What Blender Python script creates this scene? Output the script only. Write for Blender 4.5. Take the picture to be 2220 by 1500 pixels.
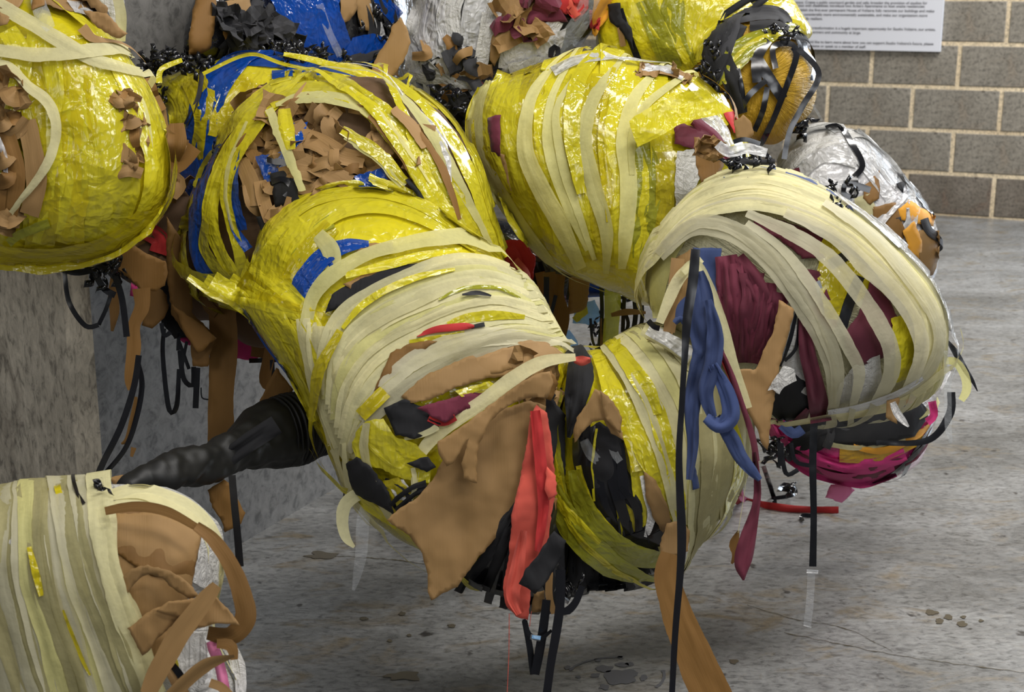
import bpy, math, random
from mathutils import Vector, Matrix, noise
from mathutils.bvhtree import BVHTree
from mathutils.geometry import delaunay_2d_cdt

for o in list(bpy.data.objects):
    bpy.data.objects.remove(o)
sc = bpy.context.scene
COL = sc.collection
R = random.Random(11)

# ------------------------------------------------------------------ camera
F = 3083.0; CX, CY = 1110.0, 750.0
TH = math.radians(14.4)
CAM = Vector((0, 0, 1.22))
RT = Vector((1, 0, 0)); UP = Vector((0, math.sin(TH), math.cos(TH))); FW = Vector((0, math.cos(TH), -math.sin(TH)))
cd = bpy.data.cameras.new('camera'); cam = bpy.data.objects.new('camera', cd); COL.objects.link(cam)
cam.location = CAM; cam.rotation_euler = (math.pi/2-TH, 0, 0)
cd.sensor_width = 36; cd.lens = 50; cd.clip_start = 0.05
cd.dof.use_dof = True; cd.dof.focus_distance = 2.35; cd.dof.aperture_fstop = 10
sc.camera = cam

# ------------------------------------------------------------------ world, lights, exposure
wd = bpy.data.worlds.new('world'); sc.world = wd; wd.use_nodes = True
bg = wd.node_tree.nodes['Background']; bg.inputs[0].default_value = (0.80, 0.88, 1.0, 1); bg.inputs[1].default_value = 0.10

def area(name, loc, target, sx, sy, energy, col):
    l = bpy.data.lights.new(name, 'AREA'); l.shape = 'RECTANGLE'; l.size = sx; l.size_y = sy
    l.energy = energy; l.color = col
    o = bpy.data.objects.new(name, l); COL.objects.link(o)
    o.location = loc; o.rotation_euler = (Vector(target)-Vector(loc)).to_track_quat('-Z', 'Y').to_euler()
    return o
area('ceiling_light', (0.9, 1.9, 3.3), (0.6, 2.6, 0.5), 1.8, 0.22, 54, (1.0, 0.97, 0.92))
area('ceiling_light', (-0.5, 0.9, 3.2), (-0.1, 2.6, 0.6), 1.8, 0.22, 15, (1.0, 0.96, 0.90))
area('ceiling_light', (1.1, 0.5, 3.0), (0.7, 2.4, 0.6), 1.6, 0.22, 30, (1.0, 0.97, 0.93))
area('daylight_and_fill', (-2.3, -0.2, 2.1), (-0.7, 2.6, 0.7), 1.0, 1.2, 13, (1.0, 0.97, 0.92))  # added warm fill from the front left, no opening stands there
area('ceiling_light', (2.8, 4.9, 3.6), (2.6, 5.2, 0.0), 2.4, 0.6, 180, (1.0, 0.97, 0.93))
area('daylight_and_fill', (4.4, 6.3, 1.7), (1.2, 3.2, 0.4), 1.9, 2.4, 230, (0.78, 0.88, 1.0))  # the daylight opening out of frame at far right
area('daylight_and_fill', (1.5, -1.4, 2.2), (0.2, 2.5, 0.7), 1.2, 1.0, 24, (0.93, 0.96, 1.0))  # added front fill behind the camera, not an opening
vs = sc.view_settings
vs.view_transform = 'Standard'; vs.look = 'None'; vs.gamma = 1; vs.exposure = 0.0; vs.use_curve_mapping = False

def W(px, py, z):
    return CAM + RT*((px-CX)/F*z) + UP*(-(py-CY)/F*z) + FW*z
def ray(px, py):
    return W(px, py, 1.0)-CAM
def zfloor(px, py):
    return -CAM.z/ray(px, py).z
def depth(p):
    return (p-CAM).dot(FW)

# ------------------------------------------------------------------ materials
def nn(nt, t, **k):
    n = nt.nodes.new(t)
    for a, b in k.items(): setattr(n, a, b)
    return n
def base_mat(name):
    m = bpy.data.materials.new(name); m.use_nodes = True; nt = m.node_tree; nt.nodes.clear()
    return m, nt, nn(nt, 'ShaderNodeOutputMaterial'), nn(nt, 'ShaderNodeBsdfPrincipled')
def noise_n(nt, vec, scale, detail=4, rough=.55, dist=0):
    n = nn(nt, 'ShaderNodeTexNoise'); n.inputs['Scale'].default_value = scale; n.inputs['Detail'].default_value = detail
    n.inputs['Roughness'].default_value = rough; n.inputs['Distortion'].default_value = dist
    nt.links.new(vec, n.inputs['Vector']); return n
def ramp(nt, fac, stops):
    r = nn(nt, 'ShaderNodeValToRGB'); e = r.color_ramp.elements
    while len(e) < len(stops): e.new(.5)
    for i, (p, c) in enumerate(stops):
        e[i].position = p; e[i].color = (*c, 1) if len(c) == 3 else c
    nt.links.new(fac, r.inputs[0]); return r
def mul_col(nt, a, b, fac=1.0, mode='MULTIPLY'):
    m = nn(nt, 'ShaderNodeMix', data_type='RGBA', blend_type=mode)
    if isinstance(fac, float): m.inputs[0].default_value = fac
    else: nt.links.new(fac, m.inputs[0])
    for s, v in ((6, a), (7, b)):
        if isinstance(v, tuple): m.inputs[s].default_value = (*v, 1)
        else: nt.links.new(v, m.inputs[s])
    return m.outputs[2]

def crease(nt, vec, scale):
    """folded-film height: distorted cell distances plus fine noise"""
    n = noise_n(nt, vec, scale*.5, 3, .6, .5); a = nn(nt, 'ShaderNodeVectorMath', operation='MULTIPLY_ADD')
    nt.links.new(n.outputs['Color'], a.inputs[0]); a.inputs[1].default_value = (.09, .09, .09); nt.links.new(vec, a.inputs[2])
    v = nn(nt, 'ShaderNodeTexVoronoi', feature='F1'); v.inputs['Scale'].default_value = scale; nt.links.new(a.outputs[0], v.inputs['Vector'])
    w = nn(nt, 'ShaderNodeTexVoronoi', feature='F1'); w.inputs['Scale'].default_value = scale*2.7; nt.links.new(a.outputs[0], w.inputs['Vector'])
    m = nn(nt, 'ShaderNodeMath', operation='MULTIPLY_ADD'); nt.links.new(w.outputs[0], m.inputs[0]); m.inputs[1].default_value = .4; nt.links.new(v.outputs[0], m.inputs[2])
    return m
def sheet_mat(name, col, kind):
    m, nt, out, p = base_mat(name); L = nt.links
    tc = nn(nt, 'ShaderNodeTexCoord'); ob = tc.outputs['Object']
    mp = nn(nt, 'ShaderNodeMapping'); L.new(tc.outputs['UV'], mp.inputs[0])
    var = noise_n(nt, ob, 9, 5)
    trans = 0.0; transl = 0.0; lo = .8; coat = 0
    if kind == 'film':
        p.inputs['Roughness'].default_value = 0.13; p.inputs['IOR'].default_value = 1.5; transl = .22; lo = .78
        mp.inputs['Scale'].default_value = (45, 7, 1)
        a = noise_n(nt, mp.outputs[0], 1.0, 3, .5, 1.0); b = crease(nt, ob, 24); bs, bd = .5, .010; trans = .10; coat = 1
    elif kind == 'filmbody':
        p.inputs['Roughness'].default_value = 0.2; lo = .72
        mp.inputs['Scale'].default_value = (20, 20, 1)
        a = noise_n(nt, ob, 16, 3, .5, 1.2); b = crease(nt, ob, 26); bs, bd = .42, .009; coat = 1
    elif kind == 'tissue':
        p.inputs['Roughness'].default_value = 0.72; transl = .3; trans = .14; lo = .86
        mp.inputs['Scale'].default_value = (60, 5, 1)
        a = noise_n(nt, mp.outputs[0], 1.0, 3, .5, .6); b = noise_n(nt, ob, 40, 4); bs, bd = .35, .006
    elif kind == 'sheer':
        p.inputs['Roughness'].default_value = 0.7; transl = .25; trans = .34; lo = .86
        mp.inputs['Scale'].default_value = (60, 5, 1)
        a = noise_n(nt, mp.outputs[0], 1.0, 3, .5, .6); b = noise_n(nt, ob, 40, 4); bs, bd = .35, .006
    elif kind == 'pleat':
        p.inputs['Roughness'].default_value = 0.45; transl = .2; lo = .8
        mp.inputs['Scale'].default_value = (90, 8, 1)
        a = noise_n(nt, mp.outputs[0], 1.0, 3, .5, 1.0); b = noise_n(nt, ob, 50, 5, .6, 1.5); bs, bd = .8, .01
    elif kind == 'paper':
        p.inputs['Roughness'].default_value = 0.75; lo = .88
        mp.inputs['Scale'].default_value = (420, 14, 1)
        a = noise_n(nt, mp.outputs[0], 1.0, 2); b = noise_n(nt, ob, 10, 3, .5, .4); bs, bd = .16, .003
    elif kind == 'cloth':
        p.inputs['Roughness'].default_value = 0.85; lo = .75
        p.inputs['Sheen Weight'].default_value = .0 if max(col) < .06 else .1
        mp.inputs['Scale'].default_value = (40, 6, 1)
        a = noise_n(nt, mp.outputs[0], 1.0, 3, .5, .8); b = noise_n(nt, ob, 12, 3); bs, bd = .35, .006
    elif kind == 'ribbon':
        p.inputs['Roughness'].default_value = 0.16
        mp.inputs['Scale'].default_value = (20, 6, 1)
        a = noise_n(nt, mp.outputs[0], 1.0, 2); b = noise_n(nt, ob, 14, 2); bs, bd = .4, .006
    elif kind == 'clear':
        p.inputs['Roughness'].default_value = 0.12; trans = .9
        mp.inputs['Scale'].default_value = (30, 6, 1)
        a = noise_n(nt, mp.outputs[0], 1.0, 3, .5, 1); b = noise_n(nt, ob, 30, 4, .6, 1.5); bs, bd = .6, .01
    elif kind == 'wfilm':
        p.inputs['Roughness'].default_value = 0.2; trans = .3; transl = .1
        mp.inputs['Scale'].default_value = (40, 5, 1)
        a = noise_n(nt, mp.outputs[0], 1.0, 3, .5, 1); b = crease(nt, ob, 22); bs, bd = .8, .014; coat = 1
    r = ramp(nt, var.outputs[0], [(.3, (lo, lo, lo)), (.7, (1.0, 1.0, 1.0))])
    c = mul_col(nt, col, r.outputs[0])
    if kind == 'tissue':   # thicker fibres here and there
        v2 = noise_n(nt, ob, 130, 3); r2 = ramp(nt, v2.outputs[0], [(.35, (.93, .93, .93)), (.6, (1, 1, 1))])
        c = mul_col(nt, c, r2.outputs[0])
    oi = nn(nt, 'ShaderNodeObjectInfo'); ro = ramp(nt, oi.outputs['Random'], [(0, (.84, .83, .82)), (.5, (1, 1, 1)), (1, (1.1, 1.08, 1.1))] if 'body' not in name else [(0, (1, 1, 1)), (1, (1, 1, 1))])
    c = mul_col(nt, c, ro.outputs[0])
    L.new(c, p.inputs['Base Color'])
    ad = nn(nt, 'ShaderNodeMath', operation='ADD'); L.new(a.outputs[0], ad.inputs[0]); L.new(b.outputs[0], ad.inputs[1])
    bp = nn(nt, 'ShaderNodeBump'); bp.inputs['Strength'].default_value = bs; bp.inputs['Distance'].default_value = bd
    L.new(ad.outputs[0], bp.inputs['Height']); L.new(bp.outputs[0], p.inputs['Normal'])
    if coat:
        p.inputs['Coat Weight'].default_value = .55; p.inputs['Coat Roughness'].default_value = .09
    s = p.outputs[0]
    if transl:
        t = nn(nt, 'ShaderNodeBsdfTranslucent'); L.new(c, t.inputs[0]); mx = nn(nt, 'ShaderNodeMixShader'); mx.inputs[0].default_value = transl
        L.new(s, mx.inputs[1]); L.new(t.outputs[0], mx.inputs[2]); s = mx.outputs[0]
    if trans:
        t = nn(nt, 'ShaderNodeBsdfTransparent'); t.inputs[0].default_value = (*[min(1, x*.4+.62) for x in col], 1)
        mx = nn(nt, 'ShaderNodeMixShader')
        tr = ramp(nt, var.outputs[0], [(.35, (trans*(.35 if trans < .5 else .85),)*3), (.7, (min(.92, trans*1.5),)*3)]); L.new(tr.outputs[0], mx.inputs[0])
        L.new(s, mx.inputs[1]); L.new(t.outputs[0], mx.inputs[2]); s = mx.outputs[0]
    L.new(s, out.inputs[0])
    return m

# code: (part name, label, kind, colour)
SPEC = {
 't': ('tissue_strip', 'cream tissue strip', 'tissue', (.84, .79, .45)),
 'T': ('tissue_strip', 'pale yellow translucent strip', 'tissue', (.80, .76, .32)),
's': ('tissue_strip', 'sheer greyish cream tissue strip', 'sheer', (.72, .68, .47)),
 'd': ('tissue_strip', 'dull beige tissue strip', 'tissue', (.50, .455, .22)),
 'y': ('film_strip', 'bright yellow plastic film', 'film', (.78, .69, .028)),
 'Y': ('film_strip', 'deep yellow plastic film', 'film', (.66, .55, .012)),
 'e': ('film_strip', 'olive yellow see-through film', 'film', (.42, .42, .03)),
 'k': ('paper_strip', 'brown kraft paper', 'paper', (.295, .17, .058)),
 'K': ('paper_strip', 'kraft paper with shade painted into its brown', 'paper', (.215, .105, .02)),  # darkened kraft: shade painted in for the left cluster and gaps
 'b': ('ribbon', 'black plastic ribbon', 'ribbon', (.010, .010, .012)),
 'B': ('cloth_strip', 'black cloth strip', 'cloth', (.007, .007, .009)),  # also used for a hole and gaps painted black
 'G': ('cloth_strip', 'charcoal grey cloth strip', 'cloth', (.028, .028, .032)),
 'u': ('film_strip', 'royal blue plastic film', 'film', (.006, .07, .40)),
 'l': ('film_strip', 'light blue plastic film', 'film', (.25, .5, .8)),
 'm': ('cloth_strip', 'maroon cloth strip', 'cloth', (.13, .012, .032)),
 'r': ('cloth_strip', 'red cloth strip', 'cloth', (.48, .02, .02)),
 'c': ('cloth_strip', 'coral red cloth strip', 'cloth', (.70, .10, .065)),
 'n': ('cloth_strip', 'navy blue cloth strip', 'cloth', (.035, .06, .17)),
 'w': ('film_strip', 'milky clear plastic film', 'wfilm', (.72, .72, .72)),
 'W': ('film_strip', 'white pleated plastic', 'pleat', (.78, .77, .74)),
 'x': ('film_strip', 'clear plastic strip', 'clear', (.85, .88, .9)),
 'g': ('film_strip', 'golden yellow film', 'film', (.62, .36, .02)),
 'o': ('cloth_strip', 'orange yellow felt strip', 'cloth', (.72, .33, .02)),
 'p': ('cloth_strip', 'magenta pink fabric', 'cloth', (.55, .03, .18)),
 'q': ('cloth_strip', 'pale pink fabric', 'cloth', (.85, .25, .45)),
}
MAT = {k: sheet_mat(v[1].replace(' ', '_'), v[3], v[2]) for k, v in SPEC.items()}
BODYMAT = {'Y': sheet_mat('yellow_body', (.68, .58, .015), 'filmbody'), 'K': sheet_mat('dark_paper_body', (.12, .065, .03), 'paper'),
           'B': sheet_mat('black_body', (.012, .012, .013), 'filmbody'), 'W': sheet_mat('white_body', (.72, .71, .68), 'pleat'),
           'g': sheet_mat('gold_body', (.72, .43, .03), 'pleat'), 'w': sheet_mat('silver_body', (.62, .61, .62), 'filmbody'),
           'p': sheet_mat('pink_body', (.5, .03, .17), 'filmbody'), 't': sheet_mat('cream_body', (.62, .59, .40), 'pleat')}
THICK = {'paper': .0008, 'cloth': .0014, 'ribbon': .0005}

# ------------------------------------------------------------------ mesh helpers
def mesh_obj(name, verts, faces, mat, parent=None, uv=None, smooth=True, label=None):
    me = bpy.data.meshes.new(name)
    off = parent.location if parent is not None else Vector((0, 0, 0))
    me.from_pydata([Vector(v)-off for v in verts], [], faces); me.update()
    if uv is not None:
        ul = me.uv_layers.new(name='UVMap'); li = [0]*len(me.loops); me.loops.foreach_get('vertex_index', li)
        fl = []
        for i in li: fl.extend(uv[i])
        ul.data.foreach_set('uv', fl)
    if smooth: me.polygons.foreach_set('use_smooth', [True]*len(me.polygons))
    if mat: me.materials.append(mat)
    o = bpy.data.objects.new(name, me); COL.objects.link(o)
    if parent is not None: o.parent = parent
    if label: o['label'] = label
    return o
def thing(name, loc, label, cat, group=None):
    o = bpy.data.objects.new(name, None); COL.objects.link(o); o.location = loc; o.empty_display_size = .05
    o['label'] = label; o['category'] = cat
    if group: o['group'] = group
    return o

def catmull(P, n, closed=False):
    """resample a list of tuples to n points evenly in pixel length"""
    k = len(P[0]); out = []
    N = len(P); segs = N if closed else N-1
    if N == 2 and not closed:
        return [tuple(P[0][j]+(P[1][j]-P[0][j])*i/(n-1) for j in range(k)) for i in range(n)]
    dense = []
    for s in range(segs):
        if closed: a, b, c, d = P[(s-1) % N], P[s], P[(s+1) % N], P[(s+2) % N]
        else: a, b, c, d = P[max(s-1, 0)], P[s], P[s+1], P[min(s+2, N-1)]
        for i in range(10):
            t = i/10; t2 = t*t; t3 = t2*t
            dense.append(tuple(.5*((2*b[j])+(-a[j]+c[j])*t+(2*a[j]-5*b[j]+4*c[j]-d[j])*t2+(-a[j]+3*b[j]-3*c[j]+d[j])*t3) for j in range(k)))
    if not closed: dense.append(tuple(P[-1]))
    else: dense.append(dense[0])
    L = [0]
    for i in range(1, len(dense)): L.append(L[-1]+math.hypot(dense[i][0]-dense[i-1][0], dense[i][1]-dense[i-1][1])+1e-6)
    m = n if closed else n-1; j = 0
    for i in range(n):
        t = L[-1]*i/m
        while j < len(L)-2 and L[j+1] < t: j += 1
        f = (t-L[j])/(L[j+1]-L[j])
        out.append(tuple(dense[j][q]+(dense[j+1][q]-dense[j][q])*f for q in range(k)))
    return out

class Bundle:
    def __init__(s, name, label, cat, c, z, main):
        s.c = c; s.z = z; s.root = thing(name, W(c[0], c[1], z), label, cat)
        s.main = main; s.layer = 0; s.v = []; s.f = []; s.bvh = None
    def body(s, outline, c, z0, T, mat, gx=0, gy=0, amp=.006, e=.75, pname='wrapped_body', N=128, M=40, sq=1.0):
        O = catmull([tuple(p) for p in outline], N, True)
        ax = (W(c[0], c[1], 1)-CAM).normalized()
        V = []; UVs = []; Fc = []
        for j in range(M+1):
            ph = math.pi*j/M; rad = max(math.sin(ph), 0)**e; cs = math.cos(ph); dz = math.copysign(abs(cs)**(1.0*sq), cs)*T
            for i in range(N):
                px = c[0]+(O[i][0]-c[0])*rad; py = c[1]+(O[i][1]-c[1])*rad
                zz = z0+gx*(px-c[0])+gy*(py-c[1])
                V.append(W(px, py, zz)-ax*dz); UVs.append((i/N*1.6, j/M*.9))
                if j in (0, M): break
        # indices
        def idx(j, i): return 0 if j == 0 else (1+(M-1)*N if j == M else 1+(j-1)*N+i % N)
        for j in range(M):
            for i in range(N):
                if j == 0: Fc.append((0, idx(1, i+1), idx(1, i)))
                elif j == M-1: Fc.append((idx(j, i), idx(j, i+1), idx(M, 0)))
                else: Fc.append((idx(j, i), idx(j, i+1), idx(j+1, i+1), idx(j+1, i)))
        cen = W(c[0], c[1], z0); V2 = []
        for p in V:
            n = (p-cen).normalized()
            d = noise.noise(p*7)*1.3+noise.noise(p*19)*.5+noise.noise(p*45)*.22
            V2.append(p+n*amp*d)
        o = mesh_obj(pname, V2, Fc, BODYMAT[mat], s.root, UVs)
        b = len(s.v); s.v += V2; s.f += [tuple(i+b for i in f) for f in Fc]
        s.bvh = BVHTree.FromPolygons(s.v, s.f)
        return o
    def cast(s, px, py, off):
        if s.bvh is None: return None
        d = ray(px, py).normalized()
        h = s.bvh.ray_cast(CAM, d)
        if h[0] is None: return None
        n = h[1]
        if n.dot(d) > 0: n = -n
        # push towards camera and normal so that layers keep their order
        return h[0]-d*off*.8+n*off*.5, n
    def strip(s, code, ws, pts, wr=None, lab=True, off=None, nolift=False):
        name, label, kind, _ = SPEC[code]
        s.layer += 1; off = (.0025+s.layer*.0003) if off is None else off
        if len(ws) == 1: ws = ws*len(pts)
        if len(ws) != len(pts):
            ws = [catmull([(i*10., w) for i, w in enumerate(ws)], len(pts))[i][1] for i in range(len(pts))]
        # depth for each control point
        zs = []; free = []
        for p in pts:
            if len(p) > 2 and p[2] == 'f': zs.append(zfloor(p[0], p[1])-.012); free.append(True)
            elif len(p) > 2: zs.append(p[2]); free.append(True)
            else:
                h = s.cast(p[0], p[1], off); zs.append(depth(h[0]) if h else None); free.append(False)
        known = [z for z in zs if z is not None] or [s.z]
        for i in range(len(zs)):
            if zs[i] is None:
                best = min((abs(i-j), zs[j]) for j in range(len(zs)) if zs[j] is not None) if any(z is not None for z in zs) else (0, s.z)
                zs[i] = best[1]+.01
        ctl = [(p[0], p[1], w, z, 1.0 if fr else 0.0) for p, w, z, fr in zip(pts, ws, zs, free)]
        length = sum(math.hypot(ctl[i+1][0]-ctl[i][0], ctl[i+1][1]-ctl[i][1]) for i in range(len(ctl)-1))
        n = max(8, int(length/7)); C = catmull(ctl, n)
        wmax = max(ws); m = max(2, min(14, int(wmax/6)))
        seed = R.random()*100
        rag = {'paper': .05, 'cloth': .05, 'tissue': .05, 'film': .07, 'pleat': .1, 'sheer': .05, 'ribbon': 0, 'clear': .05, 'wfilm': .1}[kind]
        wr = {'paper': .0025, 'cloth': .011, 'tissue': .0024, 'sheer': .0024, 'film': .0034, 'pleat': .003, 'ribbon': .0004, 'clear': .002, 'wfilm': .004}[kind] if wr is None else wr
        rows = []; nrm = []; cens = []
        for i in range(n):
            a = C[max(i-1, 0)]; b = C[min(i+1, n-1)]
            tx, ty = b[0]-a[0], b[1]-a[1]; l = math.hypot(tx, ty) or 1; nx, ny = -ty/l, tx/l
            x, y, w, z, fr = C[i]
            hc = s.cast(x, y, off) if fr < .02 else None
            zc = depth(hc[0]) if hc else z
            row = []; nr = (hc[1] if hc else -(ray(x, y).normalized()))
            el = (noise.noise(Vector((i*.12*1.0, seed, 0)))+.35*noise.noise(Vector((i*.55, seed, 7))))*rag*w
            er = (noise.noise(Vector((i*.12*1.0, seed, 3)))+.35*noise.noise(Vector((i*.55, seed, 11))))*rag*w
            for j in range(m+1):
                t = j/m-.5
                ox = t*w+(el if t < 0 else er)*abs(t)*2
                qx, qy = x+nx*ox, y+ny*ox
                p = None
                if fr < .02:
                    h = s.cast(qx, qy, off)
                    if h and abs(depth(h[0])-zc) < .06+.0009*w: p = h[0]
                if p is None: p = W(qx, qy, zc+(0.0 if fr > .02 else .004))
                row.append(p)
            rows.append(row); nrm.append(nr)
        # smooth free kinks
        for it in range(3):
            for i in range(1, n-1):
                for j in range(m+1):
                    d = (depth(rows[i-1][j])+depth(rows[i+1][j]))/2-depth(rows[i][j])
                    if d < 0 or it == 0:
                        r = (rows[i][j]-CAM); rows[i][j] = CAM+r*(1+.5*d/max(depth(rows[i][j]), .1))
        # geodesic extension round the back
        def march(r0, r1, wpx, steps):
            new = []
            c0 = r0[len(r0)//2]; c1 = r1[len(r1)//2]; d = (c1-c0)
            if d.length < 1e-6: return new
            d.normalize(); w = min((r1[-1]-r1[0]).length, wpx*depth(c1)/F); sd = (r1[-1]-r1[0])
            if d.dot((c1-CAM).normalized()) < .25: return new
            if sd.length < 1e-5: return new
            sd.normalize(); p = c1
            for k in range(steps):
                q = p+d*.016; h = s.bvh.find_nearest(q)
                if h[0] is None: break
                nn_ = h[1]
                if nn_.dot(h[0]-s.root.location) < 0: nn_ = -nn_
                q2 = h[0]+nn_*off; d2 = q2-p
                if d2.length < .002: break
                d = (d2.normalized()-nn_*d2.normalized().dot(nn_)).normalized(); p = q2
                sd = (sd-nn_*sd.dot(nn_)); sd = (sd-d*sd.dot(d)).normalized()
                new.append([p+sd*w*(j/m-.5) for j in range(m+1)])
            return new
        ext0 = ext1 = []
        if s.bvh is not None:
            def grazing(i, fr):
                return fr < .02 and abs(nrm[i].dot(ray(C[i][0], C[i][1]).normalized())) < .5
            if grazing(0, C[0][4]): ext0 = march(rows[1], rows[0], ws[0], 9)
            if grazing(n-1, C[-1][4]): ext1 = march(rows[-2], rows[-1], ws[-1], 9)
        k0 = len(ext0)
        allr = list(reversed(ext0))+rows+ext1
        tilt = R.uniform(-1, 1)*{'tissue': .0035, 'sheer': .003, 'film': .003, 'paper': .003, 'cloth': .003, 'wfilm': .003, 'pleat': .002}.get(kind, 0)*min(1, wmax/30)
        V = []; U = []; Fc = []; v = 0; prev = None
        for i, row in enumerate(allr):
            c = row[len(row)//2]
            if prev is not None: v += (c-prev).length
            prev = c; wid = (row[-1]-row[0]).length
            d = -(c-CAM).normalized()
            for j, p in enumerate(row):
                u = (j/m-.5)*wid
                e = 1-(.5 if j in (0, m) else 0)
                q = noise.noise(Vector((u*(110 if kind == 'cloth' else 70)+seed, v*9, seed)))+.5*noise.noise(Vector((u*160+seed, v*25, seed)))
                if kind == 'cloth': q = (1-2.2*abs(q))*.8
                tt = (j/m-.5)*2; ec = .004*max(0, noise.noise(Vector((v*7, seed+5, tt))))*abs(tt)**3*min(1, wmax/30) if kind != 'ribbon' else 0
                V.append(p+d*(q*wr*e+tilt*tt+ec)); U.append((u+seed, v))
        for i in range(len(allr)-1):
            for j in range(m):
                a = i*(m+1)+j; Fc.append((a, a+1, a+m+2, a+m+1))
        o = mesh_obj(name, V, Fc, MAT[code], s.root, U, label=(label if code != s.main else None))
        if kind == 'cloth' and wmax > 200:
            md = o.modifiers.new('thickness', 'SOLIDIFY'); md.thickness = THICK[kind]; md.offset = 0
        return o
    def poly(s, code, pts, z=None, wr=None, gx=0, gy=0, step=9, lift=0, name=None):
        nm, label, kind, _ = SPEC[code]; nm = name or nm.replace('_strip', '_sheet') if kind != 'ribbon' else nm
        s.layer += 1; off = .0025+s.layer*.0003+lift
        O = []
        seed = R.random()*100
        for i in range(len(pts)):
            a, b = pts[i], pts[(i+1) % len(pts)]; l = math.hypot(b[0]-a[0], b[1]-a[1]); k = max(1, int(l/7))
            for q in range(k):
                x = a[0]+(b[0]-a[0])*q/k; y = a[1]+(b[1]-a[1])*q/k
                jx = noise.noise(Vector((x*.09, y*.09, seed)))*2.6+noise.noise(Vector((x*.3, y*.3, seed)))*1.2
                jy = noise.noise(Vector((x*.09, y*.09, seed+9)))*2.6+noise.noise(Vector((x*.3, y*.3, seed+5)))*1.2
                O.append((x+jx, y+jy))
        nb = len(O); x0 = min(p[0] for p in O); x1 = max(p[0] for p in O); y0 = min(p[1] for p in O); y1 = max(p[1] for p in O)
        def inside(x, y):
            c = False; j = nb-1
            for i in range(nb):
                if (O[i][1] > y) != (O[j][1] > y) and x < (O[j][0]-O[i][0])*(y-O[i][1])/(O[j][1]-O[i][1])+O[i][0]: c = not c
                j = i
            return c
        P = [Vector(p) for p in O]; y = y0; row = 0
        while y < y1:
            x = x0+(step/2 if row % 2 else 0)
            while x < x1:
                if inside(x, y) and min((x-p[0])**2+(y-p[1])**2 for p in O) > (step*.5)**2: P.append(Vector((x, y)))
                x += step
            y += step*.86; row += 1
        r = delaunay_2d_cdt(P, [(i, (i+1) % nb) for i in range(nb)], [list(range(nb))], 1, 1e-4)
        vs2, fs = r[0], r[2]
        cx = sum(p[0] for p in pts)/len(pts); cy = sum(p[1] for p in pts)/len(pts)
        h = s.cast(cx, cy, off); zc = depth(h[0]) if h else s.z
        wr = {'paper': .0042, 'cloth': .007, 'tissue': .003, 'sheer': .003, 'film': .006, 'pleat': .004, 'ribbon': .001, 'clear': .004, 'wfilm': .009}[kind] if wr is None else wr
        V = []; U = []
        ang = R.random()*3.14
        for p in vs2:
            if z is not None: q = W(p.x, p.y, z+gx*(p.x-cx)+gy*(p.y-cy))
            else:
                h = s.cast(p.x, p.y, off)
                q = h[0] if h and abs(depth(h[0])-zc) < .15 else W(p.x, p.y, zc)
            f = noise.noise(Vector((p.x*.011, p.y*.011, seed)))*1.6+.25*noise.noise(Vector((p.x*.04, p.y*.04, seed)))
            f2 = 1-abs(noise.noise(Vector(((p.x*math.cos(ang)+p.y*math.sin(ang))*.022, (p.y*math.cos(ang)-p.x*math.sin(ang))*.006, seed))))*2
            d = (CAM-q).normalized()
            V.append(q+d*(wr*(f+.55*f2))); U.append((p.x/F*2.3, p.y/F*2.3))
        o = mesh_obj(nm, V, [tuple(f) for f in fs if len(f) > 2], MAT[code], s.root, U, label=(label if code != s.main else None))
        if kind in THICK:
            md = o.modifiers.new('thickness', 'SOLIDIFY'); md.thickness = THICK[kind]; md.offset = 0
        return o
    def crumple(s, code, x, y, w, h, ang, lift=.01, amp=.02, z=None):
        nm, label, kind, _ = SPEC[code]
        off = .004+lift; hh = s.cast(x, y, off)
        base = W(x, y, z) if z else (hh[0] if hh else W(x, y, s.z))
        zz = depth(base); n = hh[1] if (hh and not z) else -(ray(x, y).normalized())
        n = (n+Vector((R.uniform(-.5, .5), R.uniform(-.5, .5), R.uniform(-.5, .5)))).normalized()
        a = (RT*math.cos(ang)+UP*math.sin(ang)); a = (a-n*a.dot(n)).normalized(); b = n.cross(a)
        gw, gh = w*zz/F, h*zz/F; nx_ = 7; ny_ = 4; gw *= 1.35; gh *= 1.35; seed = R.random()*100; V = []; U = []
        cr = R.uniform(-1, 1)*1.1
        for j in range(ny_+1):
            for i in range(nx_+1):
                u = i/nx_-.5; v = j/ny_-.5
                jit = .25*noise.noise(Vector((i*.7, j*.7, seed)))
                q = noise.noise(Vector((u*1.8+seed, v*1.8, 0))); r1 = abs(noise.noise(Vector((u*2.6, v*1.2+seed, 4))))*2
                d = amp*(q*1.0+r1*.8-.4)+cr*gh*(v*v-.1)
                V.append(base+a*(gw*(u*(1-.25*abs(q))+jit*.08))+b*(gh*(v+jit*.15))+n*d); U.append((u*gw*2+seed, v*gh*2))
        Fc = [(j*(nx_+1)+i, j*(nx_+1)+i+1, (j+1)*(nx_+1)+i+1, (j+1)*(nx_+1)+i) for j in range(ny_) for i in range(nx_)]
        o = mesh_obj(nm.replace('_strip', '_scrap'), V, Fc, MAT[code], s.root, U, smooth=False, label=(label if code != s.main else None))
        if kind in THICK:
            md = o.modifiers.new('thickness', 'SOLIDIFY'); md.thickness = THICK[kind]; md.offset = 0
        return o
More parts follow.
